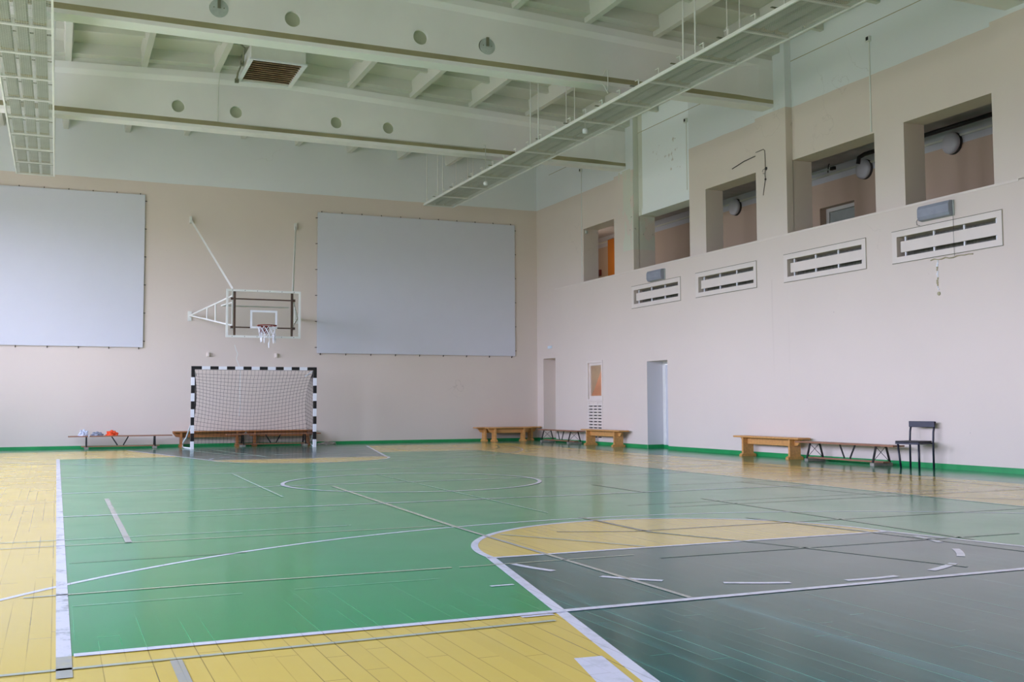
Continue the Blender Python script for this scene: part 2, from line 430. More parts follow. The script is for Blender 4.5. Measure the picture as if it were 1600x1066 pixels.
# floor with its painted fields and lines in one mesh
fl_m = ['f_teal_edge', 'f_yellow', 'f_green', 'f_lane', 'f_white', 'f_worn_white', 'f_grey', 'f_greywide', 'f_fade', 'f_darkline', 'f_greenline', 'f_tan']
FI = {n_: i for i, n_ in enumerate(fl_m)}
fb = MB()
fb.add([(XL, YN, -0.2), (XR + 0.5, YN, -0.2), (XR + 0.5, YB, -0.2), (XL, YB, -0.2), (XL, YN, 0), (XR + 0.5, YN, 0), (XR + 0.5, YB, 0), (XL, YB, 0)],
       [(0, 1, 2, 3), (4, 5, 6, 7), (0, 1, 5, 4), (1, 2, 6, 5), (2, 3, 7, 6), (3, 0, 4, 7)], 0)
Z1 = 0.0006
def patch(poly, z, m):
    fb.add([(x, y, z * Z1) for x, y in poly], [tuple(range(len(poly)))], FI[m])
def strip(pts, w, z, m, side=0):
    pts = [Vector(p_) for p_ in pts]; n_ = len(pts); L = []; Rr = []
    for i, q in enumerate(pts):
        d = (pts[min(i + 1, n_ - 1)] - pts[max(i - 1, 0)]).normalized()
        nn = Vector((-d.y, d.x))
        L.append(q + nn * w * (0.5 + side)); Rr.append(q - nn * w * (0.5 - side))
    vs_ = [(q.x, q.y, z * Z1) for q in L] + [(q.x, q.y, z * Z1) for q in Rr]
    fb.add(vs_, [(i, n_ + i, n_ + i + 1, i + 1) for i in range(n_ - 1)], FI[m])
def arc(cx, cy, r, a0, a1, n_=48):
    return [(cx + r * math.cos(math.radians(a0 + (a1 - a0) * i / n_)), cy + r * math.sin(math.radians(a0 + (a1 - a0) * i / n_))) for i in range(n_ + 1)]
def rectp(x0, x1, y0, y1): return [(x0, y0), (x1, y0), (x1, y1), (x0, y1)]
GX0, GX1, GY0, GY1 = 0.05, 9.2, 4.98, 23.4
patch(rectp(-2.5, 11.75, 1.1, 27.35), 1, 'f_yellow')
patch(rectp(GX0, GX1, GY0, GY1), 2, 'f_green')
# far and near keys
for sgn, yb in ((1, 1.1), (-1, 27.35)):
    yf = yb + sgn * 5.8
    patch([(CX - 3, yb), (CX + 3, yb), (CX + 1.8, yf), (CX - 1.8, yf)], 3, 'f_lane')
    a = arc(CX, yf, 1.8, 0, 180 * sgn)
    patch(a, 3, 'f_yellow')
    strip(arc(CX, yf, 1.79, 0, 180 * sgn, 60), 0.055, 5, 'f_white')
    strip([(CX - 1.8, yf), (CX + 1.8, yf)], 0.05, 6, 'f_white')
    for s_ in (-1, 1):
        strip([(CX + s_ * 3, yb), (CX + s_ * 1.79, yf + sgn * 0.03)], 0.065, 5, 'f_white')
    for k in range(7):                                   # broken half circle inside the lane
        a0 = 190.5 + k * 24.35
        strip(arc(CX, yf, 1.8, sgn * a0, sgn * (a0 + 12.8), 8), 0.055, 6, 'f_white')
    hy = yb + sgn * 1.575
    strip(arc(CX, hy, 6.25, sgn * 2, sgn * 178, 120), 0.045, 4, 'f_white' if sgn > 0 else 'f_worn_white')
patch([(2.03, 4.04), (2.16, 4.03), (2.06, 3.55), (1.91, 3.55)], 6, 'f_white')
strip([(2.38, 5.83), (2.53, 5.83)], 0.035, 6, 'f_white')
strip([(2.18, 4.925), (2.36, 4.925)], 0.035, 6, 'f_white')
# ball-court lines
strip([(GX0, 4.97), (GX0, GY1 + 0.1)], 0.062, 7, 'f_worn_white')
strip([(GX0, 4.58), (GX0, 4.97)], 0.062, 7, 'f_greywide')
strip([(GX0 + 0.04, 4.98), (GX1 + 0.3, 4.98)], 0.06, 8, 'f_white')
strip([(GX1, GY0), (GX1, GY1)], 0.04, 7, 'f_fade')
strip([(-0.0, GY1), (GX1, GY1)], 0.03, 7, 'f_fade')
strip([(GX0, 11.22), (GX1, 11.22)], 0.045, 8, 'f_worn_white')
strip([(GX0, 14.2), (GX1, 14.2)], 0.045, 8, 'f_worn_white')
strip([(GX0, 17.3), (GX1, 17.3)], 0.045, 8, 'f_worn_white')
strip(arc(CX, 14.2, 1.79, 0, 360, 96), 0.055, 9, 'f_white')
# older worn lines
strip([(-2.0, 4.70), (1.1, 4.75), (2.3, 4.78)], 0.035, 7, 'f_grey')
strip([(0.482, 4.1), (0.485, 4.71)], 0.05, 7, 'f_greywide')
strip([(-0.15, 6.58), (0.8, 6.62), (2.42, 6.6)], 0.03, 7, 'f_grey')
strip([(2.47, 6.59), (3.8, 6.6)], 0.022, 7, 'f_grey')
strip([(0.545, 8.87), (0.555, 13.2)], 0.05, 7, 'f_greywide')
strip([(-0.6, 9.27), (2.45, 9.29)], 0.025, 7, 'f_fade')
strip([(-0.6, 8.89), (3.2, 8.9)], 0.025, 7, 'f_grey')
strip([(3.25, 5.02), (3.25, 8.75)], 0.038, 7, 'f_greywide')
strip([(3.25, 8.75), (3.4, 13.9)], 0.05, 7, 'f_grey')
strip([(4.5, 9.5), (4.6, 15.9)], 0.025, 7, 'f_fade')
strip([(2.47, 12.5), (2.58, 17.1)], 0.035, 7, 'f_fade')
strip([(0.1, 6.2), (1.0, 6.21)], 0.010, 7, 'f_fade'); strip([(1.3, 6.215), (2.2, 6.22)], 0.006, 7, 'f_fade')
strip([(0.1, 7.9), (1.3, 7.92)], 0.02, 7, 'f_darkline')
for y_ in (15.2, 12.75, 10.7): strip([(1.2, y_), (2.3 + 0.3 * (y_ % 3), y_)], 0.018, 7, 'f_fade')
strip([(3.2, 19.9), (3.0, 21.4)], 0.03, 7, 'f_fade')
strip([(2.9, 27.2), (3.6, 23.0)], 0.06, 7, 'f_fade')
strip([(3.5, 27.2), (4.1, 22.2)], 0.06, 7, 'f_fade')
strip([(-2.4, 23.2), (0.04, 21.6), (1.2, 20.5), (2.5, 19.85)], 0.03, 7, 'f_fade')
strip([(4.6, 9.0), (4.6, 7.7)], 0.05, 7, 'f_darkline')
strip([(4.6, 7.7), (5.04, 6.7), (5.5, 5.2)], 0.04, 7, 'f_greenline')
strip([(3.4, 8.1), (3.9, 7.3), (4.1, 6.95)], 0.04, 7, 'f_grey')
strip([(3.9, 8.06), (4.5, 7.81), (9.1, 7.8)], 0.03, 7, 'f_darkline')
strip([(5.9, 9.5), (11.1, 9.5)], 0.03, 7, 'f_darkline')
strip([(5.6, 9.85), (10.3, 9.85)], 0.025, 7, 'f_darkline')
strip([(6.63, 12.6), (6.62, 11.2)], 0.05, 7, 'f_darkline')
strip([(6.76, 10.2), (6.7, 7.9), (6.64, 6.2)], 0.035, 7, 'f_darkline')
strip([(6.0, 8.3), (6.3, 6.6), (6.5, 5.2)], 0.045, 7, 'f_greenline')
strip([(3.9, 6.4), (7.3, 6.35)], 0.035, 7, 'f_greenline')
strip([(8.65, 12.2), (8.84, 9.57), (9.87, 8.5)], 0.03, 7, 'f_darkline')
strip([(7.5, 12.1), (12.2, 11.9)], 0.025, 7, 'f_darkline')
strip([(9.6, 15.5), (11.6, 15.6)], 0.03, 7, 'f_darkline')
strip([(11.2, 22.6), (11.3, 12.0), (11.2, 9.6)], 0.03, 7, 'f_darkline')
strip([(9.9, 12.8), (11.7, 12.5)], 0.03, 7, 'f_greenline')
strip(arc(CX, 27.35, 6.3, -178, -2, 90), 0.03, 8, 'f_fade')
floor = struct('floor', fb, [M[n_] for n_ in fl_m])

# back wall, front wall, left wall
struct('wall_back', MB().box(XL - 0.4, XR + 2.4, YB, YB + 0.3, -0.2, 9.2), M['wall_back'])
struct('wall_front', MB().box(XL - 0.4, XR + 2.4, YN - 0.3, YN, -0.2, 9.2), M['wall_plain'])
lw = MB(); holey(lw, XL - 0.4, XL, YN, YB, -0.2, 9.2, [w for w in WINDOWS])
struct('wall_left', lw, M['wall_plain'])
for i, (y0, y1, z0, z1) in enumerate(WINDOWS):
    w = MB(); xw = XL - 0.2
    for a, b in ((y0, y0 + 0.06), (y1 - 0.06, y1)): w.box(xw, xw + 0.06, a, b, z0, z1)
    for a, b in ((z0, z0 + 0.06), (z1 - 0.06, z1), (z0 + 1.9, z0 + 1.96)): w.box(xw + 0.002, xw + 0.058, y0 + 0.06, y1 - 0.06, a, b)
    for k in (1, 2): 
        yc = y0 + (y1 - y0) * k / 3; w.box(xw + 0.004, xw + 0.056, yc - 0.03, yc + 0.03, z0 + 0.06, z1 - 0.06)
    struct('window_%d' % (i + 2), w, M['white_metal'])

# right wall with gallery openings above and niches below
SILL = 4.47
OPEN = [(24.0, 26.06, SILL, 6.0), (20.67, 23.0, SILL, 5.86), (17.9, 20.0, SILL, 5.97), (14.6, 16.9, SILL, 5.97), (11.8, 13.88, SILL, 5.98),
        (8.5, 10.8, SILL, 5.97), (5.7, 7.8, SILL, 5.97)]
GRI = [(20.94, 23.0), (18.03, 20.09), (14.8, 16.92), (11.82, 13.94)]
rw = MB()
holey(rw, XR, XR + 0.47, YN, YB, SILL, 9.2, OPEN)
LOW = [(21.47, 22.42, -0.2, 2.13), (24.74, 25.56, 1.2, 2.22), (24.74, 25.56, 0.12, 1.08)] + [(a, b, 3.6, 3.95) for a, b in GRI]
holey(rw, XF, XF + 0.1, YN, 27.6, -0.2, SILL, LOW)
holey(rw, XF + 0.1, XR + 0.47, YN, 27.6, -0.2, SILL, [h for h in LOW if not (24 < h[0] < 25.7)] + [(24.4, 27.45, 0.001, 2.9)])
holey(rw, XR, XR + 0.47, 27.6, YB, -0.2, SILL, [(27.75, 28.76, -0.2, 2.46)])
for yc in (-0.7, 5.25, 11.35, 17.4, 23.5):
    rw.box(XF, XR + 0.01, max(yc - 0.5, YN), yc + 0.5, SILL - 0.01, 8.6)
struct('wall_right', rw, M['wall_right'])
struct('trim_1', MB().box(XF - 0.006, XF + 0.14, 11.4, 27.59, SILL - 0.035, SILL + 0.004), M['sill'])
# thin strip for the crack line along the top of the wall
struct('trim_2', MB().box(XR - 0.004, XR + 0.02, 17.9, 23.0, 7.99, 8.003).box(XR - 0.004, XR + 0.02, 24.0, 28.3, 7.99, 8.003).box(XR - 0.004, XR + 0.02, 11.85, 16.9, 7.99, 8.003), M['dust'])

# skirting painted green
bs = MB().box(XL, XR, YB - 0.015, YB, 0, 0.075)
struct('baseboard_back', bs, M['green_base'])
br = MB()
br.box(XF - 0.014, XF, YN, 21.46, 0, 0.085); br.box(XF - 0.014, XF, 22.43, 27.6, 0, 0.085)
br.box(XF, XF + 0.47, 22.406, 22.42, 0, 0.085)
br.box(XR - 0.014, XR, 28.77, YB - 0.015, 0, 0.08); br.box(XR - 0.014, XR, 27.62, 27.74, 0, 0.08); br.box(XR, XR + 0.44, 28.746, 28.76, 0, 0.08)
br.box(XF + 0.44, XF + 0.455, 21.48, 22.4, 0, 0.075)
struct('baseboard_right', br, M['green_base'])

# ceiling slab with its ribs
cl = MB()
def roof_piece(x0, x1, y0, y1, dz0, dz1):
    n_ = 1
    xs = [x0, x1] if not (x0 < CX < x1) else [x0, CX, x1]
    for a, b in zip(xs[:-1], xs[1:]):
        za, zb = roof_rib(a), roof_rib(b)
        cl.add([(a, y0, za + dz0), (b, y0, zb + dz0), (b, y1, zb + dz0), (a, y1, za + dz0), (a, y0, za + dz1), (b, y0, zb + dz1), (b, y1, zb + dz1), (a, y1, za + dz1)],
               [(0, 1, 2, 3), (4, 5, 6, 7), (0, 1, 5, 4), (1, 2, 6, 5), (2, 3, 7, 6), (3, 0, 4, 7)])
roof_piece(XL - 0.4, XR + 0.47, YN - 0.3, YB + 0.3, 0.34, 0.5)
RIBX = [CX + 1.5 * (k + 0.0) for k in range(-6, 7)]
RIBX = [0.08 + 1.5 * k for k in range(-3, 10)]
BEAMY = [5.27, 11.36, 17.45, 23.54]
for x in RIBX:
    if x < XL or x > XR: continue
    z = roof_rib(x)
    cl.add([(x - 0.06, YN, z), (x + 0.06, YN, z), (x + 0.10, YN, z + 0.35), (x - 0.10, YN, z + 0.35), (x - 0.06, YB, z), (x + 0.06, YB, z), (x + 0.10, YB, z + 0.35), (x - 0.10, YB, z + 0.35)],
           [(0, 1, 2, 3), (4, 5, 6, 7), (0, 1, 5, 4), (1, 2, 6, 5), (2, 3, 7, 6), (3, 0, 4, 7)])
yy = 28.9
for k in range(-1, 21):
    y = 23.54 - 1.5225 * (k - 3)
    if YN < y < YB and not any(abs(y - b) < 0.3 for b in BEAMY): roof_piece(XL, XR - 0.01, y - 0.05, y + 0.05, 0.2, 0.345)
for b in BEAMY:
    roof_piece(XL, XR - 0.01, b - 0.42, b + 0.42, 0.10, 0.343)
    roof_piece(XL, XR - 0.01, b - 0.165, b + 0.165, -0.02, 0.12)
# edge rib that carries the slab along the right wall
cl.add([(XR - 0.05, YN, 8.0), (XR + 0.1, YN, 8.0), (XR + 0.1, YN, 8.6), (XR - 0.22, YN, 8.6), (XR - 0.22, YN, 8.2), (XR - 0.05, YB, 8.0), (XR + 0.1, YB, 8.0), (XR + 0.1, YB, 8.6), (XR - 0.22, YB, 8.6), (XR - 0.22, YB, 8.2)],
       [(0, 1, 2, 3, 4), (5, 6, 7, 8, 9), (0, 1, 6, 5), (1, 2, 7, 6), (2, 3, 8, 7), (3, 4, 9, 8), (4, 0, 5, 9)]) if False else None
struct('ceiling', cl, M['ceiling'])

# concrete gable beams with round web holes
HOLES = [2.29, 3.52, 5.78, 7.02]
def beam(idx, yc):
    b = MB(); ZB = 7.13
    xs = [XL + 0.0, XL + 0.5, XL + 1.1] + [CX - 8 + 0.5 * k for k in range(1, 32)]
    xs = sorted(set([XL, XL + 0.35, XL + 0.9, CX, 12.5, 13.0, XR]))
    def sec(x, s):
        end = min((x - XL) / 0.9, (XR - x) / 0.9)
        k = 0.0 if end >= 1 else (1.0 if end < 0.5 else (1 - end) * 2)
        w, wb = 0.18, 0.11 + 0.07 * k
        zt = roof_rib(x)
        return [(w, ZB), (w, ZB + 0.07), (wb, ZB + 0.19 - 0.04 * k), (wb, zt - 0.24), (w, zt - 0.14), (w, zt)]
    for s in (-1, 1):
        prof = [sec(x, s) for x in xs]
        for i in range(len(xs) - 1):
            for j in range(5):
                mi = 1 if j == 1 else 0
                if j == 2:  # web face: cut round recesses
                    continue
                q = [(xs[i], yc + s * prof[i][j][0], prof[i][j][1]), (xs[i + 1], yc + s * prof[i + 1][j][0], prof[i + 1][j][1]),
                     (xs[i + 1], yc + s * prof[i + 1][j + 1][0], prof[i + 1][j + 1][1]), (xs[i], yc + s * prof[i][j + 1][0], prof[i][j + 1][1])]
                b.add(q, [(0, 1, 2, 3)], mi)
            # web strip, split around the holes
            xa, xb = xs[i], xs[i + 1]
            hs = [h for h in HOLES if xa < h < xb]
            cuts = [xa]
            for h in hs: cuts += [h - 0.3, h + 0.3]
            cuts.append(xb)
            def web(x):
                t = (x - xa) / (xb - xa)
                l0, l1 = prof[i][2], prof[i + 1][2]; u0, u1 = prof[i][3], prof[i + 1][3]
                return (l0[0] + (l1[0] - l0[0]) * t, l0[1] + (l1[1] - l0[1]) * t, u0[0] + (u1[0] - u0[0]) * t, u0[1] + (u1[1] - u0[1]) * t)
            for c in range(len(cuts) - 1):
                p0, p1 = cuts[c], cuts[c + 1]
                A, B2 = web(p0), web(p1)
                if c % 2 == 0:
                    b.add([(p0, yc + s * A[0], A[1]), (p1, yc + s * B2[0], B2[1]), (p1, yc + s * B2[2], B2[3]), (p0, yc + s * A[2], A[3])], [(0, 1, 2, 3)])
                else:
                    hx = (p0 + p1) / 2; hz = 7.58; r = 0.135; n_ = 32; wy = yc + s * A[0]
                    rim, outer, inner = [], [], []
                    for k in range(n_):
                        t = 2 * math.pi * k / n_; cx_, cz_ = math.cos(t), math.sin(t)
                        rim.append((hx + r * cx_, wy, hz + r * cz_))
                        inner.append((hx + r * cx_, wy - s * 0.07, hz + r * cz_))
                        m_ = (B2[3] - A[3]) / (p1 - p0)
                        sv = (A[3] + m_ * (hx - p0) - hz) / (cz_ - m_ * cx_) if cz_ > 0.05 else ((hz - A[1]) / -cz_ if cz_ < -0.05 else 1e9)
                        sc = min(0.3 / max(abs(cx_), 1e-6), sv)
                        outer.append((hx + sc * cx_, wy, hz + sc * cz_))
                    o = rim + outer + inner
                    fs = []
                    for k in range(n_):
                        k2 = (k + 1) % n_
                        fs += [(k, k2, n_ + k2, n_ + k), (k, 2 * n_ + k, 2 * n_ + k2, k2)]
                    b.add(o, fs)
                    b.add(inner, [tuple(range(n_))], 2)
                    # corners of the square patch
                    for sx in (-1, 1):
                        for sz in (-1, 1):
                            zc = (A[3] if sx < 0 else B2[3]) if sz > 0 else A[1]
                            cand = [v for v in outer if (v[0] - hx) * sx > 0 and (v[2] - hz) * sz > 0]
                            sd = [v for v in cand if abs(abs(v[0] - hx) - 0.3) < 1e-5]
                            tp = [v for v in cand if abs(abs(v[0] - hx) - 0.3) >= 1e-5]
                            if not sd or not tp: continue
                            poly = [(hx + sx * 0.3, wy, zc), max(sd, key=lambda v: abs(v[2] - hz)), max(tp, key=lambda v: abs(v[0] - hx))]
                            b.add([(v[0], v[1], v[2]) for v in poly], [tuple(range(len(poly)))])
    # underside and ends
    b.add([(XL, yc - 0.18, ZB), (XR, yc - 0.18, ZB), (XR, yc + 0.18, ZB), (XL, yc + 0.18, ZB)], [(0, 1, 2, 3)])
    return struct('trim_%d' % idx, b, [M['beam'], M['dust'], M['hole_fill']])
for i, yb in enumerate(BEAMY): beam(3 + i, yb)

# ---------------------------------------------------------------- gallery behind the openings and rooms behind the doors
g = MB()
GX = 15.5
holey(g, GX, GX + 0.3, YN, YB, 3.9, 6.6, [(17.4, 18.5, 4.2, 5.4)])
g2 = NT('gallery_paint')
gcol = g2.mix(g2.math('GREATER_THAN', g2.z, 5.95), s2l((206, 184, 164)), s2l((206, 208, 216)))
M['gallery'] = g2.done(gcol, 0.7)
struct('wall_gallery', g, M['gallery'])
struct('ceiling_gallery', MB().box(XR + 0.47, GX, YN, YB, 6.27, 6.4), simple('gallery_ceiling', (196, 190, 188), 0.8))
struct('floor_gallery', MB().box(XR + 0.47, GX + 1.2, YN, YB, 4.05, 4.2), M['dark'])
struct('trim_7', MB().box(GX - 0.03, GX, YN, YB, 6.08, 6.12), M['white_metal'])
struct('wall_niche', MB().box(GX + 0.301, GX + 0.35, 16, YB, 3.9, 6.6), M['jamb'])
dn = thing('glazed_door', 'white framed glazed door in the gallery wall seen through the second opening from the right', 'door', (GX + 0.2, 17.95, 4.2))
MB().box(-0.03, 0.03, -0.55, -0.45, 0, 1.2).box(-0.03, 0.03, 0.45, 0.55, 0, 1.2).box(-0.028, 0.028, -0.45, 0.45, 1.12, 1.2).box(-0.028, 0.028, -0.45, 0.45, 0, 0.3).build('door_frame', M['white_metal'], dn)
MB().box(-0.008, 0.008, -0.44, 0.44, 0.31, 1.11).build('glass_pane', simple('door_glass', (170, 180, 176), 0.2), dn)
od = MB().box(0, 0.05, 0, 0.42, 0, 1.92)
tag(od.build('orange_door', M['orange_door'], bevel=0.005), 'orange wooden door leaf seen through the leftmost gallery opening', 'door').location = (15.44, 27.78, 4.2)
tag(MB().box(-0.04, 0.04, -0.09, 0.09, -0.09, 0.09).build('junction_box', M['dark_red'], bevel=0.01), 'small dark red box on the wall beside the orange door', 'box').location = (GX - 0.04, 28.8, 5.18)

def globe(y, label):
    t = thing('wall_lamp', label, 'lamp', (GX, y, 5.98), group='round lamps on the gallery wall')
    MB().lathe((0, 0, 0), [(0.21, 0), (0.21, -0.03), (0.19, -0.04)], 'x', 32).build('base_plate', M['globe_base'], t, smooth=False)
    MB().lathe((0, 0, 0), [(0.19, -0.04), (0.205, -0.06), (0.2, -0.1), (0.17, -0.125), (0.1, -0.135), (0.01, -0.138)], 'x', 32).build('opal_cover', M['globe'], t, smooth=True)
    return t
globe(14.67, 'round opal wall lamp seen through the rightmost gallery opening')
globe(17.03, 'round opal wall lamp seen through the opening above the second vent grille from the right')
globe(21.6, 'round opal wall lamp in the opening behind the dangling wires')
tag(MB().tube([(15.05, 7, 6.16), (15.05, 14, 6.16), (15.05, 16.55, 6.16), (15.05, 16.72, 6.13), (15.05, 16.76, 6.0)], 0.045, 10).tube([(15.16, 7, 6.19), (15.16, 14.5, 6.19)], 0.04, 10).build('ceiling_pipe', M['pipe_black'], smooth=True),
    'black pipe running under the gallery ceiling in the two rightmost openings', 'pipe')
sb = thing('bracket_rod', 'thin grey rod with a black clamp inside the gallery above the glazed door', 'bracket', (15.0, 17.6, 6.05))
MB().tube([(0, -0.1, 0), (0, 1.0, 0.0)], 0.015, 8).tube([(0, 0.9, 0), (0, 0.9, 0.22)], 0.012, 8).build('rod', M['galv'], sb)
MB().box(-0.03, 0.03, -0.2, -0.08, -0.035, 0.035).tube([(0, 0.02, -0.06), (0, 0.0, 0.09), (0, -0.03, 0.12)], 0.012, 6).build('clamp', M['black_paint'], sb)

ld = bpy.data.lights.new('gallery_end_fill', 'POINT'); ld.energy = 11; ld.shadow_soft_size = 0.1; ld.color = (1.0, 0.88, 0.75)  # added point light without a fixture, brightens the gallery end and orange door
lo = bpy.data.objects.new('gallery_end_fill', ld); COL.objects.link(lo); lo.location = (14.5, 27.4, 5.4)

# rooms behind the lower openings
struct('wall_stairwell', MB().box(XR + 1.5, XR + 1.55, 23.5, YB, -0.2, 3.4).box(XR + 0.47, XR + 1.5, YB - 0.1, YB, -0.2, 3.4).box(XR + 0.47, XR + 1.5, 23.4, 23.5, -0.2, 3.4), M['stair_wall'])
struct('floor_stairwell', MB().box(XR + 0.47, XR + 1.6, 20.8, YB, -0.2, 0), M['concrete'])
struct('ceiling_stairwell', MB().box(XR + 0.47, XR + 1.6, 20.8, YB, 3.4, 3.5), M['stair_wall'])
st = MB().prism([(24.2, 0.0), (28.1, 0.0), (28.0, 0.9), (27.56, 1.29), (27.28, 1.52), (27.06, 1.8), (26.87, 2.04), (25.7, 3.35), (24.2, 3.35)], 'x', XR + 0.95, XR + 1.48)
tag(st.build('staircase_side', M['peach']), 'peach painted sloping side of a stair seen through the small wall window', 'staircase')
ld = bpy.data.lights.new('stairwell_fill', 'POINT'); ld.energy = 62; ld.shadow_soft_size = 0.15; ld.color = (0.95, 0.97, 1.0)  # unseen light added to brighten the stair behind the small window
lo = bpy.data.objects.new('stairwell_fill', ld); COL.objects.link(lo); lo.location = (14.2, 25.9, 2.95)
struct('door_1', MB().box(XR + 0.44, XR + 0.469, 27.75, 28.75, 0, 2.45), M['wall_plain'])
d2 = struct('door_2', MB().box(XF + 0.46, XF + 0.50, 21.52, 22.30, 0.02, 2.05), M['jamb'], bevel=0.004)
struct('trim_8', MB().box(XF + 0.45, XF + 0.52, 22.31, 22.42, 0, 2.13).box(XF + 0.45, XF + 0.52, 21.47, 21.51, 0, 2.13).box(XF + 0.451, XF + 0.519, 21.51, 22.31, 2.06, 2.13), M['white_metal'])
MB().box(XF + 0.455, XF + 0.461, 22.17, 22.19, 0.05, 2.0).build('seam', M['dark'], d2)
MB().tube([(XF + 0.40, 21.62, 1.02), (XF + 0.40, 21.74, 1.02)], 0.012, 8).tube([(XF + 0.46, 21.62, 1.02), (XF + 0.40, 21.62, 1.02)], 0.012, 8).build('door_handle', M['galv'], d2)
# small interior window
w1 = MB()
y0, y1, z0, z1 = 24.70, 25.60, 1.16, 2.26
for a, b, c, d in ((y0, y0 + 0.06, z0, z1), (y1 - 0.06, y1, z0, z1), (y0 + 0.06, y1 - 0.06, z0, z0 + 0.06), (y0 + 0.06, y1 - 0.06, z1 - 0.06, z1)):
    w1.box(XF - 0.02, XF + 0.02, a, b, c, d)
win = struct('window_1', w1, M['grille_paint'], bevel=0.004)
w2 = MB(); y0, y1, z0, z1 = 24.76, 25.54, 1.22, 2.2
for a, b, c, d in ((y0, y0 + 0.07, z0, z1), (y1 - 0.07, y1, z0, z1), (y0 + 0.07, y1 - 0.07, z0, z0 + 0.09), (y0 + 0.07, y1 - 0.07, z1 - 0.07, z1)):
    w2.box(XF + 0.025, XF + 0.07, a, b, c, d)
w2.build('window_frame', M['grille_paint'], win, bevel=0.004)
MB().box(XF + 0.045, XF + 0.05, y0 + 0.07, y1 - 0.07, z0 + 0.09, z1 - 0.07).build('window_pane', M['glass'], win)

# slotted vent under the small window
vg = thing('slotted_vent', 'white slotted vent panel under the small window, partly behind a pine bench', 'vent', (XF, 25.15, 0.1))
pl = MB(); sl = []
rows = 12
for r_ in range(rows):
    zz = 0.085 + r_ * 0.083
    for c_ in range(3): sl.append((-0.36 + c_ * 0.25, -0.36 + c_ * 0.25 + 0.21, zz, zz + 0.028))
holey(pl, -0.008, 0.02, -0.43, 0.43, 0.0, 1.04, sl)
pl.build('panel', M['grille_paint'], vg)
MB().box(0.085, 0.095, -0.41, 0.41, 0.03, 0.98).build('backing', M['dark'], vg)

# vent grilles with a cover plank
def grille(y0, y1, label):
    yc = (y0 + y1) / 2; h = (y1 - y0) / 2
    t = thing('vent_grille', label, 'grille', (XF, yc, 3.775), group='long vent grilles below the gallery openings')
    f = MB(); o = 0.11
    holey(f, -0.012, 0.0, -h - o, h + o, -0.28, 0.285, [(-h, h, -0.175, 0.175)])
    f.build('frame', M['grille_paint'], t)
    MB().box(-0.016, -0.0121, -h - o, h + o, 0.275, 0.285).box(-0.016, -0.0121, -h - o, h + o, -0.285, -0.275).box(-0.016, -0.0121, -h - o, -h - o + 0.01, -0.275, 0.275).build('frame_bead', M['lamp_dark'], t)
    MB().box(0.03, 0.05, -h + 0.02, h - 0.05, -0.095, 0.095).build('cover_plank', M['grille_paint'], t, bevel=0.003)
    for k in range(4):
        y = -h + 0.06 + k * (2 * h - 0.2) / 3
        MB().box(0.051, 0.075, y - 0.015, y + 0.015, -0.174, 0.174).build('bar', M['white_bright'], t)
    MB().box(0.24, 0.25, -h, h, -0.174, 0.174).build('backing', M['grille_back'], t)
    return t
gl_ = ['farthest vent grille with white plank, directly below the small far grey box lamp', 'vent grille with white plank, second from the left in the row of four',
       'vent grille with white plank between the plain grille and the one with loose plaster', 'largest looking vent grille, with a grey box lamp above and chipped plaster below']
for (a, b), l_ in zip(GRI, gl_): grille(a, b, l_)

# grey box lamps
def boxlamp(yc, zc, w, h, d, label):
    t = thing('emergency_lamp', label, 'lamp', (XF, yc, zc), group='grey box lamps above the vent grilles')
    MB().box(-0.03, 0, -w / 2 - 0.01, w / 2 + 0.01, -h / 2, h / 2).build('base', M['galv'], t, bevel=0.01)
    prof = [(-0.03, -h / 2), (-d * 0.8, -h / 2 + 0.01), (-d, -h / 4), (-d, h / 4), (-d * 0.8, h / 2 - 0.01), (-0.03, h / 2)]
    MB().prism(prof, 'y', -w / 2, w / 2).build('cover', M['grey_lamp'], t, bevel=0.012)
    return t
boxlamp(13.0, 4.25, 0.68, 0.26, 0.13, 'grey box lamp on the right wall nearest the camera, with a cord hanging from it')
boxlamp(21.84, 4.2, 0.66, 0.26, 0.14, 'grey box lamp below the whitewashed gallery panel, far from the camera')
tag(MB().tube([(XF - 0.03, 12.66, 4.12), (XF - 0.02, 12.67, 3.8), (XF - 0.025, 12.66, 3.46)], 0.003, 6).build('lamp_cord', M['tie']), 'thin cord hanging from the nearest grey box lamp over the grille', 'cord')
tag(MB().tube([(XF - 0.008, 13.42, 4.2), (XF - 0.012, 13.47, 4.15), (XF - 0.012, 13.46, 4.09), (XF - 0.012, 13.4, 4.07)], 0.004, 5).build('loose_wire', M['tie']), 'short loose wire curling under the left end of the nearest box lamp', 'wire')
# chipped plaster and dangling strip under the nearest grille
ch = MB(); random.seed(3)
pts = [(12.3 + 0.08 * k, 3.455 + random.uniform(-0.02, 0.01)) for k in range(12)]
ch.tube([(XF - 0.012, y, z) for y, z in pts], [0.006 + 0.006 * random.random() for _ in pts], 6)
for k in range(14):
    z = 3.42 - k * 0.036; y = 13.04 + random.uniform(-0.02, 0.02)
    ch.lathe((XF - 0.008, y, z), [(0.016 + 0.01 * random.random(), 0.003), (0.012, -0.004), (0.002, -0.006)], 'x', 6, random.choice([0, 1]))
ch.lathe((XF - 0.001, 13.03, 2.88), [(0.035, 0.0), (0.03, -0.012), (0.01, -0.016)], 'x', 12, 0)
tag(ch.build('plaster_damage', [M['dust'], M['white_bright']]), 'chipped plaster strip with a round plug below the nearest vent grille', 'plaster damage')

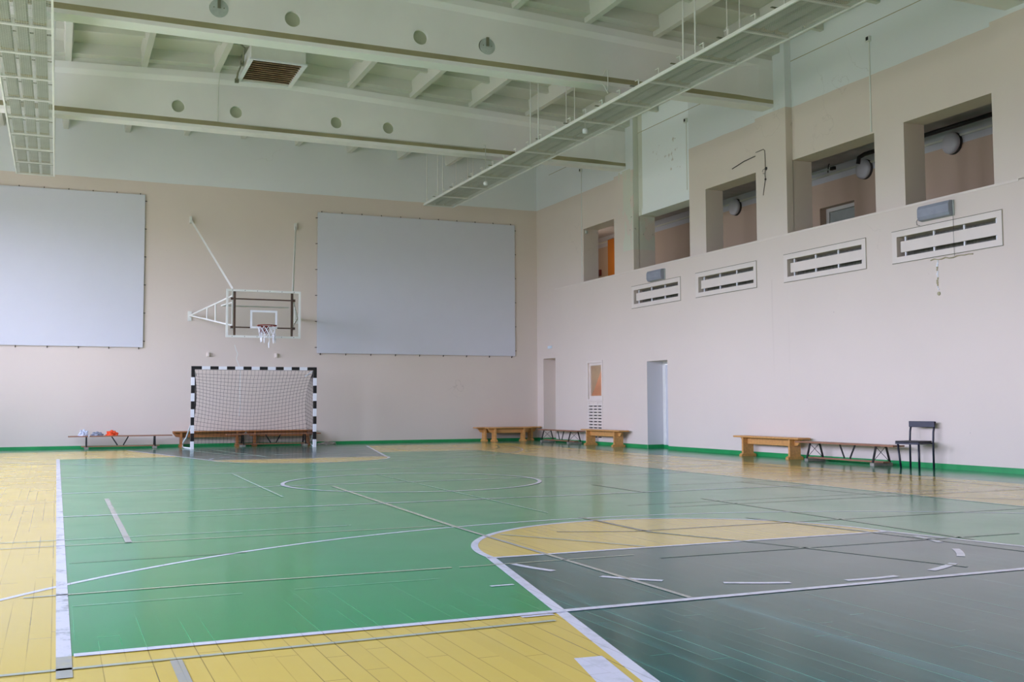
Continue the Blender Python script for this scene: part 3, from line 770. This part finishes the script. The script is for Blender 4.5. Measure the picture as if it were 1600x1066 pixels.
# detector boxes with cables down the right wall
def detector(y, z, z1, label):
    t = thing('detector', label, 'detector', (XR, y, z), group='small detector boxes high on the right wall')
    MB().box(-0.06, 0, -0.05, 0.05, -0.05, 0.05).build('housing', M['white_metal'], t, bevel=0.006)
    MB().box(-0.064, -0.0605, -0.035, 0.025, -0.03, 0.035).box(-0.05, -0.01, 0.0503, 0.054, -0.035, 0.035).build('lens', M['black_paint'], t)
    MB().box(-0.016, -0.002, -0.012, 0.012, z1 - z, -0.05).build('cable', M['white_metal'], t)
detector(14.66, 7.72, 6.0, 'small white detector box with cable ending at the second opening from the right')
detector(20.74, 7.75, 6.1, 'small white detector box beside the whitewashed panel')
detector(26.15, 7.69, 4.6, 'small detector box in the farthest bay near the corner')
tag(MB().box(-0.03, 0, -0.13, 0.13, -0.04, 0.04).build('exit_sign', M['sign'], bevel=0.005), 'tiny pale sign above the corner doorway', 'sign').location = (XR, 28.27, 2.79)
tag(MB().box(XR + 0.06, XR + 0.12, 26.0, 26.06, 5.88, 5.96).build('cable_box', M['galv'], bevel=0.005), 'tiny grey box in the top corner of the leftmost gallery opening', 'box')

# dangling wires on the middle pilaster
tag(MB().tube([(XR - 0.006, 18.95, 6.22), (XR - 0.02, 18.5, 6.29), (XR - 0.008, 18.1, 6.32), (XR - 0.01, 17.93, 6.34)], 0.009, 6).build('wire_end', M['tie']), 'dark frayed cable on the wall left of the middle pilaster', 'cable')
w = MB().tube([(XF - 0.008, 17.88, 6.33), (XF - 0.01, 17.62, 6.34), (XF - 0.012, 17.57, 6.3), (XF - 0.012, 17.56, 5.92), (XF - 0.02, 17.57, 5.8), (XF - 0.015, 17.56, 5.72), (XF - 0.012, 17.62, 5.5), (XF - 0.012, 17.65, 5.38)], 0.0065, 6)
w.tube([(XF - 0.02, 17.6 + 0.05 * math.cos(t), 5.87 + 0.05 * math.sin(t)) for t in [k * 0.7 for k in range(9)]], 0.004, 5)
w.lathe((XF - 0.004, 17.54, 5.92), [(0.035, 0), (0.03, -0.02), (0.01, -0.03)], 'x', 10)
w.lathe((XF - 0.004, 17.56, 5.7), [(0.02, 0), (0.02, -0.02), (0.01, -0.03)], 'x', 10)
tag(w.build('dangling_wire', M['tie']), 'dark wire bent down and dangling on the middle pilaster', 'wire')

# disc plates screwed over beam holes
for x, l_ in ((2.31, 'round galvanised cover plate at the left end of the nearer visible beam'), (7.05, 'round galvanised cover plate on the nearer visible beam, right of its two open holes')):
    t = thing('cover_plate', l_, 'plate', (x, 17.45 - 0.11, 7.58), group='cover plates on the beam')
    MB().lathe((0, 0, 0), [(0.15, 0.004), (0.15, -0.012), (0.02, -0.014)], 'y', 28).build('disc', M['galv'], t)
    MB().box(-0.025, 0.025, -0.04, -0.014, 0.0, 0.16).tube([(0, -0.03, 0.05), (0.02, -0.05, 0.0)], 0.006, 6).build('hook', M['lamp_dark'], t)
    for a in (-0.08, 0.08): MB().lathe((a, -0.016, 0.01), [(0.01, 0.004), (0.008, -0.006)], 'y', 8).build('screw', M['lamp_dark'], t)
# cable on the far beam
tag(MB().tube([(3.14, 23.24, 8.35), (3.12, 23.32, 8.1), (3.12, 23.36, 7.6), (3.13, 23.42, 7.32), (3.3, 23.415, 7.31), (6, 23.41, 7.305), (9.4, 23.41, 7.30)], 0.009, 6).build('surface_cable', M['mesh_wire']), 'thin white cable down the far beam and along its ledge', 'cable')

# ---------------------------------------------------------------- ceiling air heater
hz = 8.18
t = thing('air_heater', 'square white metal air heater with rusty louvres hung under the ceiling ribs', 'heater', (4.08, 22.3, hz))
h = MB(); hw, hd = 0.565, 0.8
h.box(-hw, hw, -hd, -hd + 0.03, 0, 0.3).box(-hw, hw, hd - 0.03, hd, 0, 0.3).box(-hw, -hw + 0.03, -hd + 0.03, hd - 0.03, 0.001, 0.3).box(hw - 0.03, hw, -hd + 0.03, hd - 0.03, 0.001, 0.3).box(-hw, hw, -hd, hd, 0.3, 0.33)
h.build('casing', M['white_metal'], t, bevel=0.006)
MB().box(-hw - 0.03, hw + 0.03, -hd - 0.03, -hd + 0.02, -0.012, 0.02).box(-hw - 0.03, hw + 0.03, hd - 0.02, hd + 0.03, -0.012, 0.02).box(-hw - 0.03, -hw + 0.05, -hd + 0.02, hd - 0.02, -0.011, 0.02).box(hw - 0.05, hw + 0.03, -hd + 0.02, hd - 0.02, -0.011, 0.02).build('flange', M['white_bright'], t)
for k in range(11):
    y = -hd + 0.12 + k * 0.138
    MB().bar((-hw + 0.05, y, 0.05), (hw - 0.05, y, 0.05), 0.012, 0.085, up=(0, 0.75, 0.65)).build('louvre', M['louvre'], t)
MB().box(-hw + 0.035, hw - 0.035, -hd + 0.035, hd - 0.035, 0.22, 0.23).build('inner_plate', M['dark'], t)
for sx in (-1, 1):
    for sy in (-1, 1): MB().tube([(sx * (hw - 0.05), sy * (hd - 0.08), 0.33), (sx * (hw - 0.05), sy * (hd - 0.08), 0.58)], 0.012, 6).build('hanger', M['galv'], t)
MB().tube([(-hw - 0.06, 0.75, -0.05), (-hw - 0.08, 0.4, 0.05), (-hw - 0.08, -0.3, 0.12), (-hw - 0.1, -0.6, 0.28), (-hw - 0.2, -0.7, 0.33)], 0.02, 8).box(-hw - 0.1, -hw - 0.02, 0.62, 0.7, -0.08, 0.0).box(-hw - 0.12, -hw - 0.04, -0.2, -0.1, 0.05, 0.14).build('water_pipe', M['lamp_dark'], t)

# ---------------------------------------------------------------- long lighting racks behind wire mesh
def rack(xc, w, label, yend, ytop, rodset):
    t = thing('lighting_rack', label, 'lighting rack', (xc, 0, 6.6))
    yn = 3.2; hw = w / 2
    f = MB()
    for s in (-1, 1):
        f.box(s * hw - 0.015, s * hw + 0.015, yn, yend, 0, 0.055)
    bars = []
    y = yend
    while y > yn:
        bars.append(y); y -= 1.34
    for i, y in enumerate(bars):
        f.box(-hw + 0.02, hw - 0.02, y - 0.018, y - 0.003, 0.0, 0.03)
        if i: f.box(-hw + 0.02, hw - 0.02, y + 0.015, y + 0.027, 0.002, 0.03)
    f.build('frame', M['white_metal'], t)
    for i, y in enumerate(bars[:-1]):
        for yy_ in (y - 0.33, y - 1.0):
            for s in (-1, 1):
                br_ = MB()
                br_.box(s * hw - 0.01, s * hw + 0.01, yy_ - 0.008, yy_ + 0.008, 0.06, 0.16)
                br_.box(s * hw - 0.008, s * hw + 0.008, yy_ + 0.008, yy_ + 0.12, 0.15, 0.16)
                br_.build('bracket', M['white_metal'], t)
        MB().box(-hw + 0.02, hw - 0.02, y - 0.69, y - 0.65, 0.13, 0.14).build('strap', M['lamp_dark'], t)
    m = MB()
    for i in range(1, 24):
        x = -hw + 0.02 + (w - 0.04) * i / 24
        m.bar((x, yn, 0.012), (x, yend - 0.02, 0.012), 0.0035, 0.0035)
    y = yend - 0.05
    while y > 7.5:
        m.bar((-hw + 0.02, y, 0.016), (hw - 0.02, y, 0.016), 0.0035, 0.0035); y -= 0.04
    mo = m.build('wire_mesh', M['mesh_wire'], t)
    for y in bars[:-1]:
        for k in (-1, 0, 1):
            lx = k * w * 0.29
            lb = MB()
            a, b = y - 1.28, y - 0.1
            lw_ = w * 0.11
            lb.prism([(lx - lw_, 0.06), (lx - lw_ * 0.75, 0.045), (lx + lw_ * 0.75, 0.045), (lx + lw_, 0.06), (lx + lw_, 0.12), (lx - lw_, 0.12)], 'y', a, b)
            o_ = lb.build('lamp_unit', M['lamp_body'], t)
            MB().box(lx - lw_, lx + lw_, b + 0.001, b + 0.085, 0.04, 0.12).build('end_cap', M['lamp_end'], o_)
    for y in rodset:
        for s in (-1, 1):
            xx = xc + s * hw
            MB().tube([(s * hw, y, 0.06), (s * hw, y, 0.75)], 0.014, 6).tube([(s * hw, y, 0.75), (s * hw, y, roof_rib(xx) + 0.34 - 6.6)], 0.009, 6).build('hanger_rod', M['white_metal'], t)
    return t
RODS = [27.15, 26.25, 25.85, 20.25, 19.85, 14.25, 13.9, 8.2]
rack(-0.575, 0.82, 'long caged lighting rack hung on the left, seen from below', 27.25, 8, RODS)
rack(9.665, 0.86, 'long caged lighting rack hung on the right beside the gallery wall', 27.4, 8, RODS)
for x, y, l_ in ((9.38, 18.0, 'small white pendant on a cord near the middle of the right lighting rack'), (9.4, 23.25, 'small white pendant on a cord near the far end of the right lighting rack')):
    t = thing('pendant', l_, 'pendant', (x, y, 6.42), group='pendants by the right lighting rack')
    top = 7.75 if y > 20 else 7.9
    MB().lathe((0, 0, 0), [(0.01, -0.05), (0.045, -0.045), (0.055, 0.0), (0.045, 0.04), (0.012, 0.05)], 'z', 14).build('bulb', M['white_bright'], t, smooth=True)
    MB().tube([(0, 0, 0.05), (0, 0, 0.34), (-0.145, 0, 0.345)] if y < 20 else [(0, 0, 0.05), (0, 0, 0.94), (0, 0.12, 0.96)], 0.007, 6).build('cord', M['mesh_wire'], t)
for y, l_ in ((17.2, 'white hook rod hanging on the nearer beam above the right lighting rack'),):
    tag(MB().tube([(9.38, y + 0.06, 7.3), (9.42, y, 7.42), (9.45, y - 0.01, 7.40), (9.45, y - 0.02, 6.95)], 0.009, 6).tube([(9.45, y - 0.02, 6.95), (9.40, y - 0.03, 7.02), (9.33, y - 0.03, 7.12)], 0.012, 6).build('hook_rod', M['white_metal']), l_, 'hook')

# ---------------------------------------------------------------- grey screens on the back wall
def screen(x0, x1, z00, z01, z10, z11, label):
    t = thing('wall_screen', label, 'screen', ((x0 + x1) / 2, YB, 2.6), group='grey screens on the back wall')
    cx_ = (x0 + x1) / 2; zz = 2.6
    b = MB()
    P = [(x0 - cx_, z00 - zz), (x1 - cx_, z10 - zz), (x1 - cx_, z11 - zz), (x0 - cx_, z01 - zz)]
    b.add([(x, -0.05, z) for x, z in P] + [(x, -0.03, z) for x, z in P], [(0, 1, 2, 3), (7, 6, 5, 4), (0, 1, 5, 4), (1, 2, 6, 5), (2, 3, 7, 6), (3, 0, 4, 7)])
    b.build('canvas', M['screen'], t)
    w_, h_ = x1 - x0, z01 - z00
    def tie(x, z, dx, dz):
        MB().bar((x - cx_, -0.04, z - zz), (x - cx_ + dx, -0.004, z - zz + dz), 0.018, 0.018).build('tie', M['tie'], t)
    for k in range(11):
        x = x0 + 0.12 + (w_ - 0.24) * k / 10; tie(x, z01 + (z11 - z01) * (x - x0) / w_ - 0.01, 0.0, 0.05)
    for k in range(9):
        x = x0 + 0.1 + (w_ - 0.2) * k / 8; tie(x, z00 + (z10 - z00) * (x - x0) / w_ + 0.01, 0.0, -0.06)
    for k in range(6):
        f_ = 0.04 + 0.92 * k / 5
        tie(x0 + 0.01, z00 + h_ * f_, -0.06, 0.0); tie(x1 - 0.01, z10 + (z11 - z10) * f_, 0.06, 0.0)
screen(-4.02, 2.05, 2.63, 6.66, 2.63, 6.68, 'large blank grey screen on the back wall at the left edge')
screen(6.67, 12.74, 2.55, 6.54, 2.55, 6.55, 'large blank grey screen on the back wall right of the hoop')

# ---------------------------------------------------------------- basketball backboard
bx, by = 4.65, 26.12
t = thing('basketball_hoop', 'clear basketball backboard with red rim and torn white net on wall brackets', 'basketball hoop', (bx, YB, 0))
def L(x, y, z): return (x - bx, y - YB, z)
bz0, bz1, bw = 2.75, 3.93, 0.91
MB().box(-bw, bw, by - YB, by - YB + 0.012, bz0, bz1).build('backboard', M['glass'], t)
f = MB(); yf = by - YB
for a, b, c, d in ((-bw, bw, bz0, bz0 + 0.05), (-bw, bw, bz1 - 0.05, bz1), (-bw, -bw + 0.05, bz0 + 0.05, bz1 - 0.05), (bw - 0.05, bw, bz0 + 0.05, bz1 - 0.05)):
    f.box(a, b, yf - 0.008, yf + 0.03, c, d)
bfr = f.build('board_frame', M['white_metal'], t)
s_ = MB()
for k in range(6):
    for z in (bz0 + 0.025, bz1 - 0.025): s_.lathe((-bw + 0.15 + k * 0.3, yf - 0.008, z), [(0.01, 0), (0.008, -0.006)], 'y', 6)
s_.build('bolts', M['tie'], bfr)
q = MB()
for a, b, c, d in ((-0.33, 0.33, 2.98, 3.03), (-0.33, 0.33, 3.38, 3.43), (-0.33, -0.28, 3.03, 3.38), (0.28, 0.33, 3.03, 3.38)):
    q.box(a, b, yf - 0.006, yf - 0.001, c, d)
q.build('target_square', M['white_bright'], t)
sf = MB()
for x in (-0.70, 0.70): sf.box(x - 0.025, x + 0.025, yf + 0.035, yf + 0.075, 2.79, 3.9)
for z in (3.005, 3.705): sf.box(-0.76, 0.76, yf + 0.076, yf + 0.106, z - 0.016, z + 0.016)
for x in (-0.76, 0.76):
    for z in (3.005, 3.705): sf.box(x - 0.03, x + 0.03, yf + 0.07, yf + 0.112, z - 0.03, z + 0.03)
sf.build('steel_frame', M['brown_steel'], t)
for s, xa in ((-1, -1.42), (1, 1.45)):
    a = MB(); za = 3.5
    ap = (xa, -0.12, za); hi = (s * 0.74, yf + 0.14, 3.78); lo = (s * 0.74, yf + 0.14, 3.05)
    a.tube([(xa, -0.02, za), ap], 0.03, 8)
    a.tube([ap, hi], 0.022, 8); a.tube([ap, lo], 0.022, 8)
    for k in (0.42, 0.62):
        p0 = Vector(ap).lerp(Vector(hi), k); p1 = Vector(ap).lerp(Vector(lo), k); a.tube([p0, p1], 0.018, 8)
    a.tube([(s * 0.74, yf + 0.14, 2.95), (s * 0.74, yf + 0.14, 3.93)], 0.02, 8)
    a.box(xa - 0.05, xa + 0.05, -0.03, 0, za - 0.14, za + 0.12)
    a.build('support_arm', M['white_metal'], t)
    u = MB(); zt = 6.08; xt = -1.43 if s < 0 else 1.39
    u.bar((xt, -0.08, zt), (s * 0.74, yf + 0.14, 3.95), 0.045, 0.02, up=(0, 1, 0.3))
    u.box(xt - 0.03, xt + 0.03, -0.1, 0, zt - 0.08, zt + 0.1)
    u.build('tie_rod', M['white_metal'], t)
MB().tube([(-0.74, yf + 0.16, 3.62), (-0.9, yf + 0.9, 3.6), (1.05, -0.9, 3.72)], 0.018, 8).build('cross_brace', M['white_metal'], t)
ring = MB(); rc = (0.01, yf - 0.385, 3.03)
ring.tube([(rc[0] + 0.228 * math.cos(2 * math.pi * k / 40), rc[1] + 0.228 * math.sin(2 * math.pi * k / 40), rc[2]) for k in range(40)], 0.011, 8, closed=True)
ring.box(-0.09, 0.11, yf - 0.17, yf - 0.01, 3.0, 3.03).box(-0.1, 0.12, yf - 0.02, yf - 0.009, 2.86, 3.05)
ring.bar((-0.06, yf - 0.02, 2.88), (-0.04, yf - 0.3, 3.01), 0.015, 0.015).bar((0.08, yf - 0.02, 2.88), (0.06, yf - 0.3, 3.01), 0.015, 0.015)
for k in range(12):
    th = 2 * math.pi * (k + 0.5) / 12
    ring.tube([(rc[0] + 0.23 * math.cos(th), rc[1] + 0.23 * math.sin(th), rc[2] - 0.008), (rc[0] + 0.225 * math.cos(th), rc[1] + 0.225 * math.sin(th), rc[2] - 0.035), (rc[0] + 0.215 * math.cos(th), rc[1] + 0.215 * math.sin(th), rc[2] - 0.01)], 0.004, 5)
ring.build('rim', M['rim_red'], t)
net = MB(); random.seed(11)
NN = 12; rows_ = [(0.22, 0.0), (0.2, -0.09), (0.18, -0.18), (0.165, -0.26)]
broken = {0: 2, 3: 2, 4: 1, 7: 2, 8: 3, 10: 1}
for k in range(NN):
    for r_ in range(3):
        if r_ >= broken.get(k, 3): continue
        o1 = (r_ % 2) * 0.5
        th = 2 * math.pi * (k + o1) / NN
        for d in (-0.5, 0.5):
            th2 = 2 * math.pi * (k + o1 + d) / NN
            r0, z0_ = rows_[r_]; r1, z1_ = rows_[r_ + 1]
            net.tube([(rc[0] + r0 * math.cos(th), rc[1] + r0 * math.sin(th), rc[2] - 0.03 + z0_), (rc[0] + r1 * math.cos(th2), rc[1] + r1 * math.sin(th2), rc[2] - 0.03 + z1_)], 0.006, 5)
for th, z0_, z1_, r_ in ((200, -0.2, -0.42, 0.16), (215, -0.18, -0.40, 0.17), (235, -0.2, -0.43, 0.14), (320, -0.15, -0.44, 0.18), (335, -0.1, -0.36, 0.19), (290, -0.2, -0.55, 0.1), (345, -0.2, -0.43, 0.2), (20, -0.15, -0.33, 0.18)):
    a = math.radians(th); x_, y_ = rc[0] + r_ * math.cos(a), rc[1] + r_ * math.sin(a)
    net.tube([(x_, y_, rc[2] + z0_), (x_ + 0.01, y_, rc[2] + (z0_ + z1_) / 2), (x_ - 0.005, y_, rc[2] + z1_ + 0.1), (x_, y_, rc[2] + z1_)], [0.006, 0.008, 0.02, 0.012], 6)
net.build('net', M['net_white'], t)
for x in (3.72, 5.54):
    tag(MB().box(-0.025, 0.025, -0.09, 0, -0.05, 0.05).box(-0.045, 0.045, -0.015, 0, -0.07, 0.07).build('wall_bracket', M['sill'], bevel=0.005),
        'small pale wall bracket above the goal, ' + ('left one' if x < 4 else 'right one'), 'bracket', 'unused brackets on the back wall').location = (x, YB, 2.47)

# peeled drip mark below the board
st = MB(); pts = [(4.42, 2.74), (4.46, 2.6), (4.5, 2.5), (4.47, 2.36), (4.53, 2.2), (4.57, 2.1), (4.58, 1.9), (4.57, 1.5), (4.59, 1.1), (4.56, 0.8)]
for (a, b), (c, d) in zip(pts[:-1], pts[1:]): st.bar((a, YB - 0.001, b), (c, YB - 0.001, d), 0.022, 0.004, up=(0, 1, 0))
tag(st.build('plaster_streak', M['white_metal']), 'white filled crack streak running down the wall behind the goal', 'plaster streak')

# ---------------------------------------------------------------- handball goal
gx0, gx1, gy = 3.08, 6.24, 27.30
t = thing('handball_goal', 'black and white striped handball goal with black net against the back wall', 'goal', ((gx0 + gx1) / 2, gy, 0))
gc = (gx0 + gx1) / 2
def striped(name, horizontal, x):
    m = MB(); a = 0.04
    if not horizontal:
        edges = [2.0 - 0.2]; z = 2.0 - 0.2
        segs = [(1.8, 2.08, 1)]
        z = 1.8; col = 0
        while z > 0.01:
            z2 = max(0, z - 0.2); z2 = 0 if z2 < 0.06 else z2
            segs.append((z2, z, col)); z = z2; col = 1 - col
        for z0_, z1_, c_ in segs: m.box(x - a, x + a, -a, a, z0_, z1_, c_)
    else:
        xs0, xs1 = -1.54, 1.54
        segs = [(-1.54, -1.33, 1)]
        n_ = 13; w_ = 2.66 / n_
        for k in range(n_): segs.append((-1.33 + k * w_, -1.33 + (k + 1) * w_, k % 2))
        segs.append((1.33, 1.54, 1))
        for x0_, x1_, c_ in segs: m.box(x0_, x1_, -a + 0.0005, a - 0.0005, 2.0, 2.0795, c_)
    return m.build(name, [M['white_bright'], M['black_paint']], t)
striped('post', False, -1.54); striped('post', False, 1.54); striped('crossbar', True, 0)
for s in (-1, 1):
    b = MB()
    b.tube([(s * 1.54, 0.03, 0.60), (s * 1.56, 0.12, 0.62), (s * 1.62, 0.55, 0.28), (s * 1.66, 0.9, 0.14), (s * 1.665, 0.95, 0.03), (s * 1.64, 0.7, 0.022), (s * 1.54, 0.03, 0.022)], 0.018, 8)
    b.build('rear_support', M['white_bright'], t, smooth=True)
    MB().tube([(s * 1.52, 0.03, 2.0), (s * 1.40, 0.55, 1.86)], 0.018, 8).build('top_stay', M['white_bright'], t)
nm = MB()
NX, NZ = 32, 21
def back(u, v):     # u across -1..1, v down 0..1
    w_ = 1.50 - 0.10 * math.sin(math.pi * min(1, v * 1.1)) * (0.4 + 0.6 * abs(u))
    x = u * w_
    yv = 0.5 * (1 - (1 - v) ** 3) * (0.6 + 0.4 * (1 - u * u)) + 0.35 * v
    sag = 0.16 * (u * u) * math.sin(math.pi * v) 
    return (x, 0.04 + yv, 1.99 - 1.93 * v + (sag - 0.03) * (1 if 0.03 < v < 0.97 else 0) - 0.10 * (1 - abs(u)) * math.sin(math.pi * v) * 0.6)
r_ = 0.0035
for i in range(NX + 1):
    u = -1 + 2 * i / NX
    nm.tube([back(u + 0.004 * math.sin(7 * i + 3 * j), j / NZ) for j in range(NZ + 1)], r_, 3)
for j in range(NZ + 1):
    nm.tube([back(-1 + 2 * i / NX, j / NZ) for i in range(NX + 1)], r_, 3)
for s in (-1, 1):
    def side(a, v):
        B = Vector(back(s, v)); A = Vector((s * 1.5, 0.04, 1.99 - 1.93 * v)); return A.lerp(B, a)
    for k in range(9): nm.tube([side(k / 8, j / NZ) for j in range(NZ + 1)], r_, 3)
    for j in range(NZ + 1): nm.tube([side(k / 4, j / NZ) for k in range(5)], r_, 3)
nm.build('net', M['net_black'], t)

# ---------------------------------------------------------------- benches
def pine_bench(name, label, length, spacing, mx, group):
    t = thing(name, label, 'bench', (0, 0, 0), group=group)
    l2 = length / 2; s2 = spacing / 2
    MB().box(-l2, l2, -0.15, 0.15, 0.385, 0.42).build('seat', M[mx], t, bevel=0.008)
    ap = MB().prism([(-s2 - 0.22, 0.384), (s2 + 0.22, 0.384), (s2 + 0.13, 0.27), (s2 - 0.03, 0.25), (-s2 + 0.03, 0.25), (-s2 - 0.13, 0.27)], 'y', -0.02, 0.02)
    ap.build('apron', M[mx], t, bevel=0.004)
    for s in (-1, 1):
        lg = MB()
        lg.box(s * s2 - 0.025, s * s2 + 0.025, -0.13, -0.021, 0.06, 0.384).box(s * s2 - 0.025, s * s2 + 0.025, 0.021, 0.13, 0.06, 0.384).box(s * s2 - 0.025, s * s2 + 0.025, -0.021, 0.021, 0.06, 0.249)
        lg.build('leg', M['pine_y' if mx == 'pine_x' else mx], t)
        MB().prism([(-0.18, 0), (0.18, 0), (0.18, 0.035), (0.14, 0.06), (-0.14, 0.06), (-0.18, 0.035)], 'x', s * s2 - 0.045, s * s2 + 0.045).build('foot', M['pine_y' if mx == 'pine_x' else mx], t)
    return t
pg = 'varnished pine benches'
b0 = pine_bench('wooden_bench', 'pine bench along the right wall left of the brown steel-legged bench and black chair', 2.1, 1.5, 'pine_x', pg)
b0.location = (13.12, 17.3, 0); b0.rotation_euler = (0, 0, math.pi / 2)
dup(b0, (13.1, 24.22, 0), math.pi / 2, 'pine bench in front of the slotted vent on the right wall')
dup(b0, (12.4, 28.98, 0), 0, 'longer pine bench against the back wall in the far corner, rear of two')
bs_ = pine_bench('wooden_bench', 'shorter pine bench standing in front of another in the far corner', 1.4, 0.92, 'pine_x', pg)
bs_.location = (12.27, 28.60, 0)
dk = pine_bench('wooden_bench', 'aged pine bench behind the left half of the goal', 1.86, 1.45, 'pine_dark', pg)
dk.location = (3.75, 28.97, 0)
dup(dk, (5.66, 28.97, 0), 0, 'aged pine bench behind the right half of the goal')

def steel_bench(label, z, length, spacing, mk, group='steel legged benches', side_frames=True):
    t = thing('steel_bench', label, 'bench', (0, 0, 0), group=group)
    l2 = length / 2; s2 = spacing / 2
    MB().box(-l2, l2, -0.13, 0.13, z - 0.028, z).build('seat', M[mk], t, bevel=0.005)
    for s in (-1, 1):
        fr = MB()
        fr.bar((s * s2, -0.19, 0.055), (s * s2, -0.11, z - 0.029), 0.035, 0.02, up=(0, 1, 0)).bar((s * s2, 0.19, 0.055), (s * s2, 0.11, z - 0.029), 0.035, 0.02, up=(0, 1, 0))
        fr.box(s * s2 - 0.018, s * s2 + 0.018, -0.12, 0.12, z - 0.036, z - 0.029)
        lo_ = fr.build('leg', M['black_paint'], t)
        MB().tube([(s * s2, -0.18, 0.07), (s * s2, 0.11, z - 0.04)], 0.005, 5).tube([(s * s2 + 0.012, 0.18, 0.07), (s * s2 + 0.012, -0.11, z - 0.04)], 0.005, 5).build('wire_brace', M['black_paint'], lo_)
        MB().box(s * s2 - 0.05, s * s2 + 0.05, -0.21, 0.21, 0, 0.055).build('foot_block', M['concrete'], t, bevel=0.006)
    vb = MB()
    vb.bar((-0.22, 0, z - 0.029), (-0.08, 0, 0.09), 0.03, 0.012, up=(0, 1, 0)).bar((0.18, 0, z - 0.029), (0.06, 0, 0.09), 0.03, 0.012, up=(0, 1, 0))
    vb.build('centre_strut', M['black_paint'], t)
    MB().box(-s2 - 0.12, s2 + 0.12, -0.07, 0.07, 0.0555, 0.08).build('footboard', M[mk], t)
    return t
sb_ = steel_bench('brown plank bench on black steel legs between the pine bench and the black chair', 0.365, 2.56, 1.72, 'plank_y')
sb_.location = (13.03, 14.98, 0); sb_.rotation_euler = (0, 0, math.pi / 2)
dup(sb_, (13.05, 26.7, 0), math.pi / 2, 'brown plank bench on black steel legs in the far corner of the right wall')
s2_ = steel_bench('brown plank bench left of the goal with cloths lying on it', 0.34, 2.5, 1.64, 'plank_x')
s2_.location = (1.53, 28.75, 0)
dup(s2_, (5.37, 28.50, 0), 0, 'brown plank bench on black legs standing behind the goal net')

# cloths on the left bench
def rag(name, pts, mat, label, loc, cat='cloth'):
    """crumpled cloth heap: displaced dome"""
    import mathutils
    m = MB(); nu, nv = 22, 9; vs_ = []
    rx, ry, rz = pts
    for j in range(nv + 1):
        ph = (math.pi / 2) * j / nv
        for i in range(nu):
            th = 2 * math.pi * i / nu
            d = Vector((math.cos(th) * math.cos(ph), math.sin(th) * math.cos(ph), math.sin(ph)))
            nz = mathutils.noise.noise(d * 2.6 + Vector(loc)) * 0.45 + mathutils.noise.noise(d * 6 + Vector(loc)) * 0.22
            k = 1 + nz
            vs_.append((d.x * rx * k, d.y * ry * k, max(0, d.z * rz * k)))
    fs = []
    for j in range(nv):
        for i in range(nu):
            i2 = (i + 1) % nu; fs.append((j * nu + i, j * nu + i2, (j + 1) * nu + i2, (j + 1) * nu + i))
    fs.append(tuple(range(nu - 1, -1, -1))); fs.append(tuple(nv * nu + i for i in range(nu)))
    m.add(vs_, fs)
    o = m.build(name, mat, smooth=False); o.location = loc
    return tag(o, label, cat)
rag('cloth_bundle', (0.11, 0.09, 0.155), M['cloth_white'], 'white crumpled bundle at the left on the bench left of the goal', (0.64, 28.75, 0.3405))
rag('cloth_bundle', (0.13, 0.08, 0.10), M['cloth_grey'], 'grey crumpled bundle beside the white one on the left bench', (0.96, 28.74, 0.3405))
tag(MB().tube([(0.77, 28.66, 0.36), (0.765, 28.612, 0.345), (0.76, 28.606, 0.31)], [0.015, 0.02, 0.012], 6).build('strap', M['net_white']), 'small white strap hanging over the front edge of the left bench', 'strap')
rag('orange_vest', (0.135, 0.11, 0.13), M['cloth_orange'], 'orange crumpled vest lying on the bench left of the goal', (1.31, 28.75, 0.3405), 'vest')
rag('rubble_heap', (0.24, 0.12, 0.075), M['concrete'], 'low grey heap on the floor right of the goal by the skirting', (6.93, 28.95, 0.0), 'debris')

# ---------------------------------------------------------------- chair by the right wall
t = thing('metal_chair', 'navy blue metal chair with dark seat standing alone by the right wall', 'chair', (13.0, 13.3, 0))
def C(x, y, z): return (x - 13.0, y - 13.3, z)
BLx, BRx, FLx, FRx = (13.12, 13.54), (13.22, 13.13), (12.76, 13.40), (12.84, 13.06)
for nm_, (tp, bt) in {'a': ((FLx[0] - 0.0, FLx[1] + 0.04), (FLx[0], FLx[1] - 0.02)), 'b': (FRx, FRx)}.items():
    MB().tube([C(bt[0], bt[1], 0), C(tp[0], tp[1], 0.42)], 0.017, 10).build('leg', M['navy'], t, smooth=True)
for p_ in (BLx, BRx):
    MB().tube([C(p_[0], p_[1], 0), C(p_[0], p_[1], 0.44), C(p_[0] + 0.01, p_[1], 0.6), C(p_[0] + 0.04, p_[1] - 0.01, 0.77)], 0.017, 10).build('rear_leg', M['navy'], t, smooth=True)
seat = [(FLx[0] - 0.03, FLx[1] + 0.07), (FRx[0] - 0.02, FRx[1] - 0.03), (BRx[0] + 0.0, BRx[1] - 0.0 + 0.025), (BLx[0] - 0.0, BLx[1] - 0.02)]
sm = MB().prism([(a - 13.0, b - 13.3) for a, b in seat], 'z', 0.43, 0.455)
sm.build('seat', M['black_seat'], t, bevel=0.008)
fr = MB()
for i in range(4):
    a, b = seat[i], seat[(i + 1) % 4]
    a = (a[0] * 0.97 + 13.0 * 0.03, a[1] * 0.97 + 13.3 * 0.03); b = (b[0] * 0.97 + 13.0 * 0.03, b[1] * 0.97 + 13.3 * 0.03)
    fr.bar(C(a[0], a[1], 0.415), C(b[0], b[1], 0.415), 0.02, 0.028)
fr.build('seat_frame', M['navy'], t)
MB().bar(C(BLx[0] + 0.01, BLx[1] + 0.02, 0.725), C(BRx[0] + 0.01, BRx[1] - 0.03, 0.725), 0.022, 0.10).build('backrest', M['navy'], t, bevel=0.006)
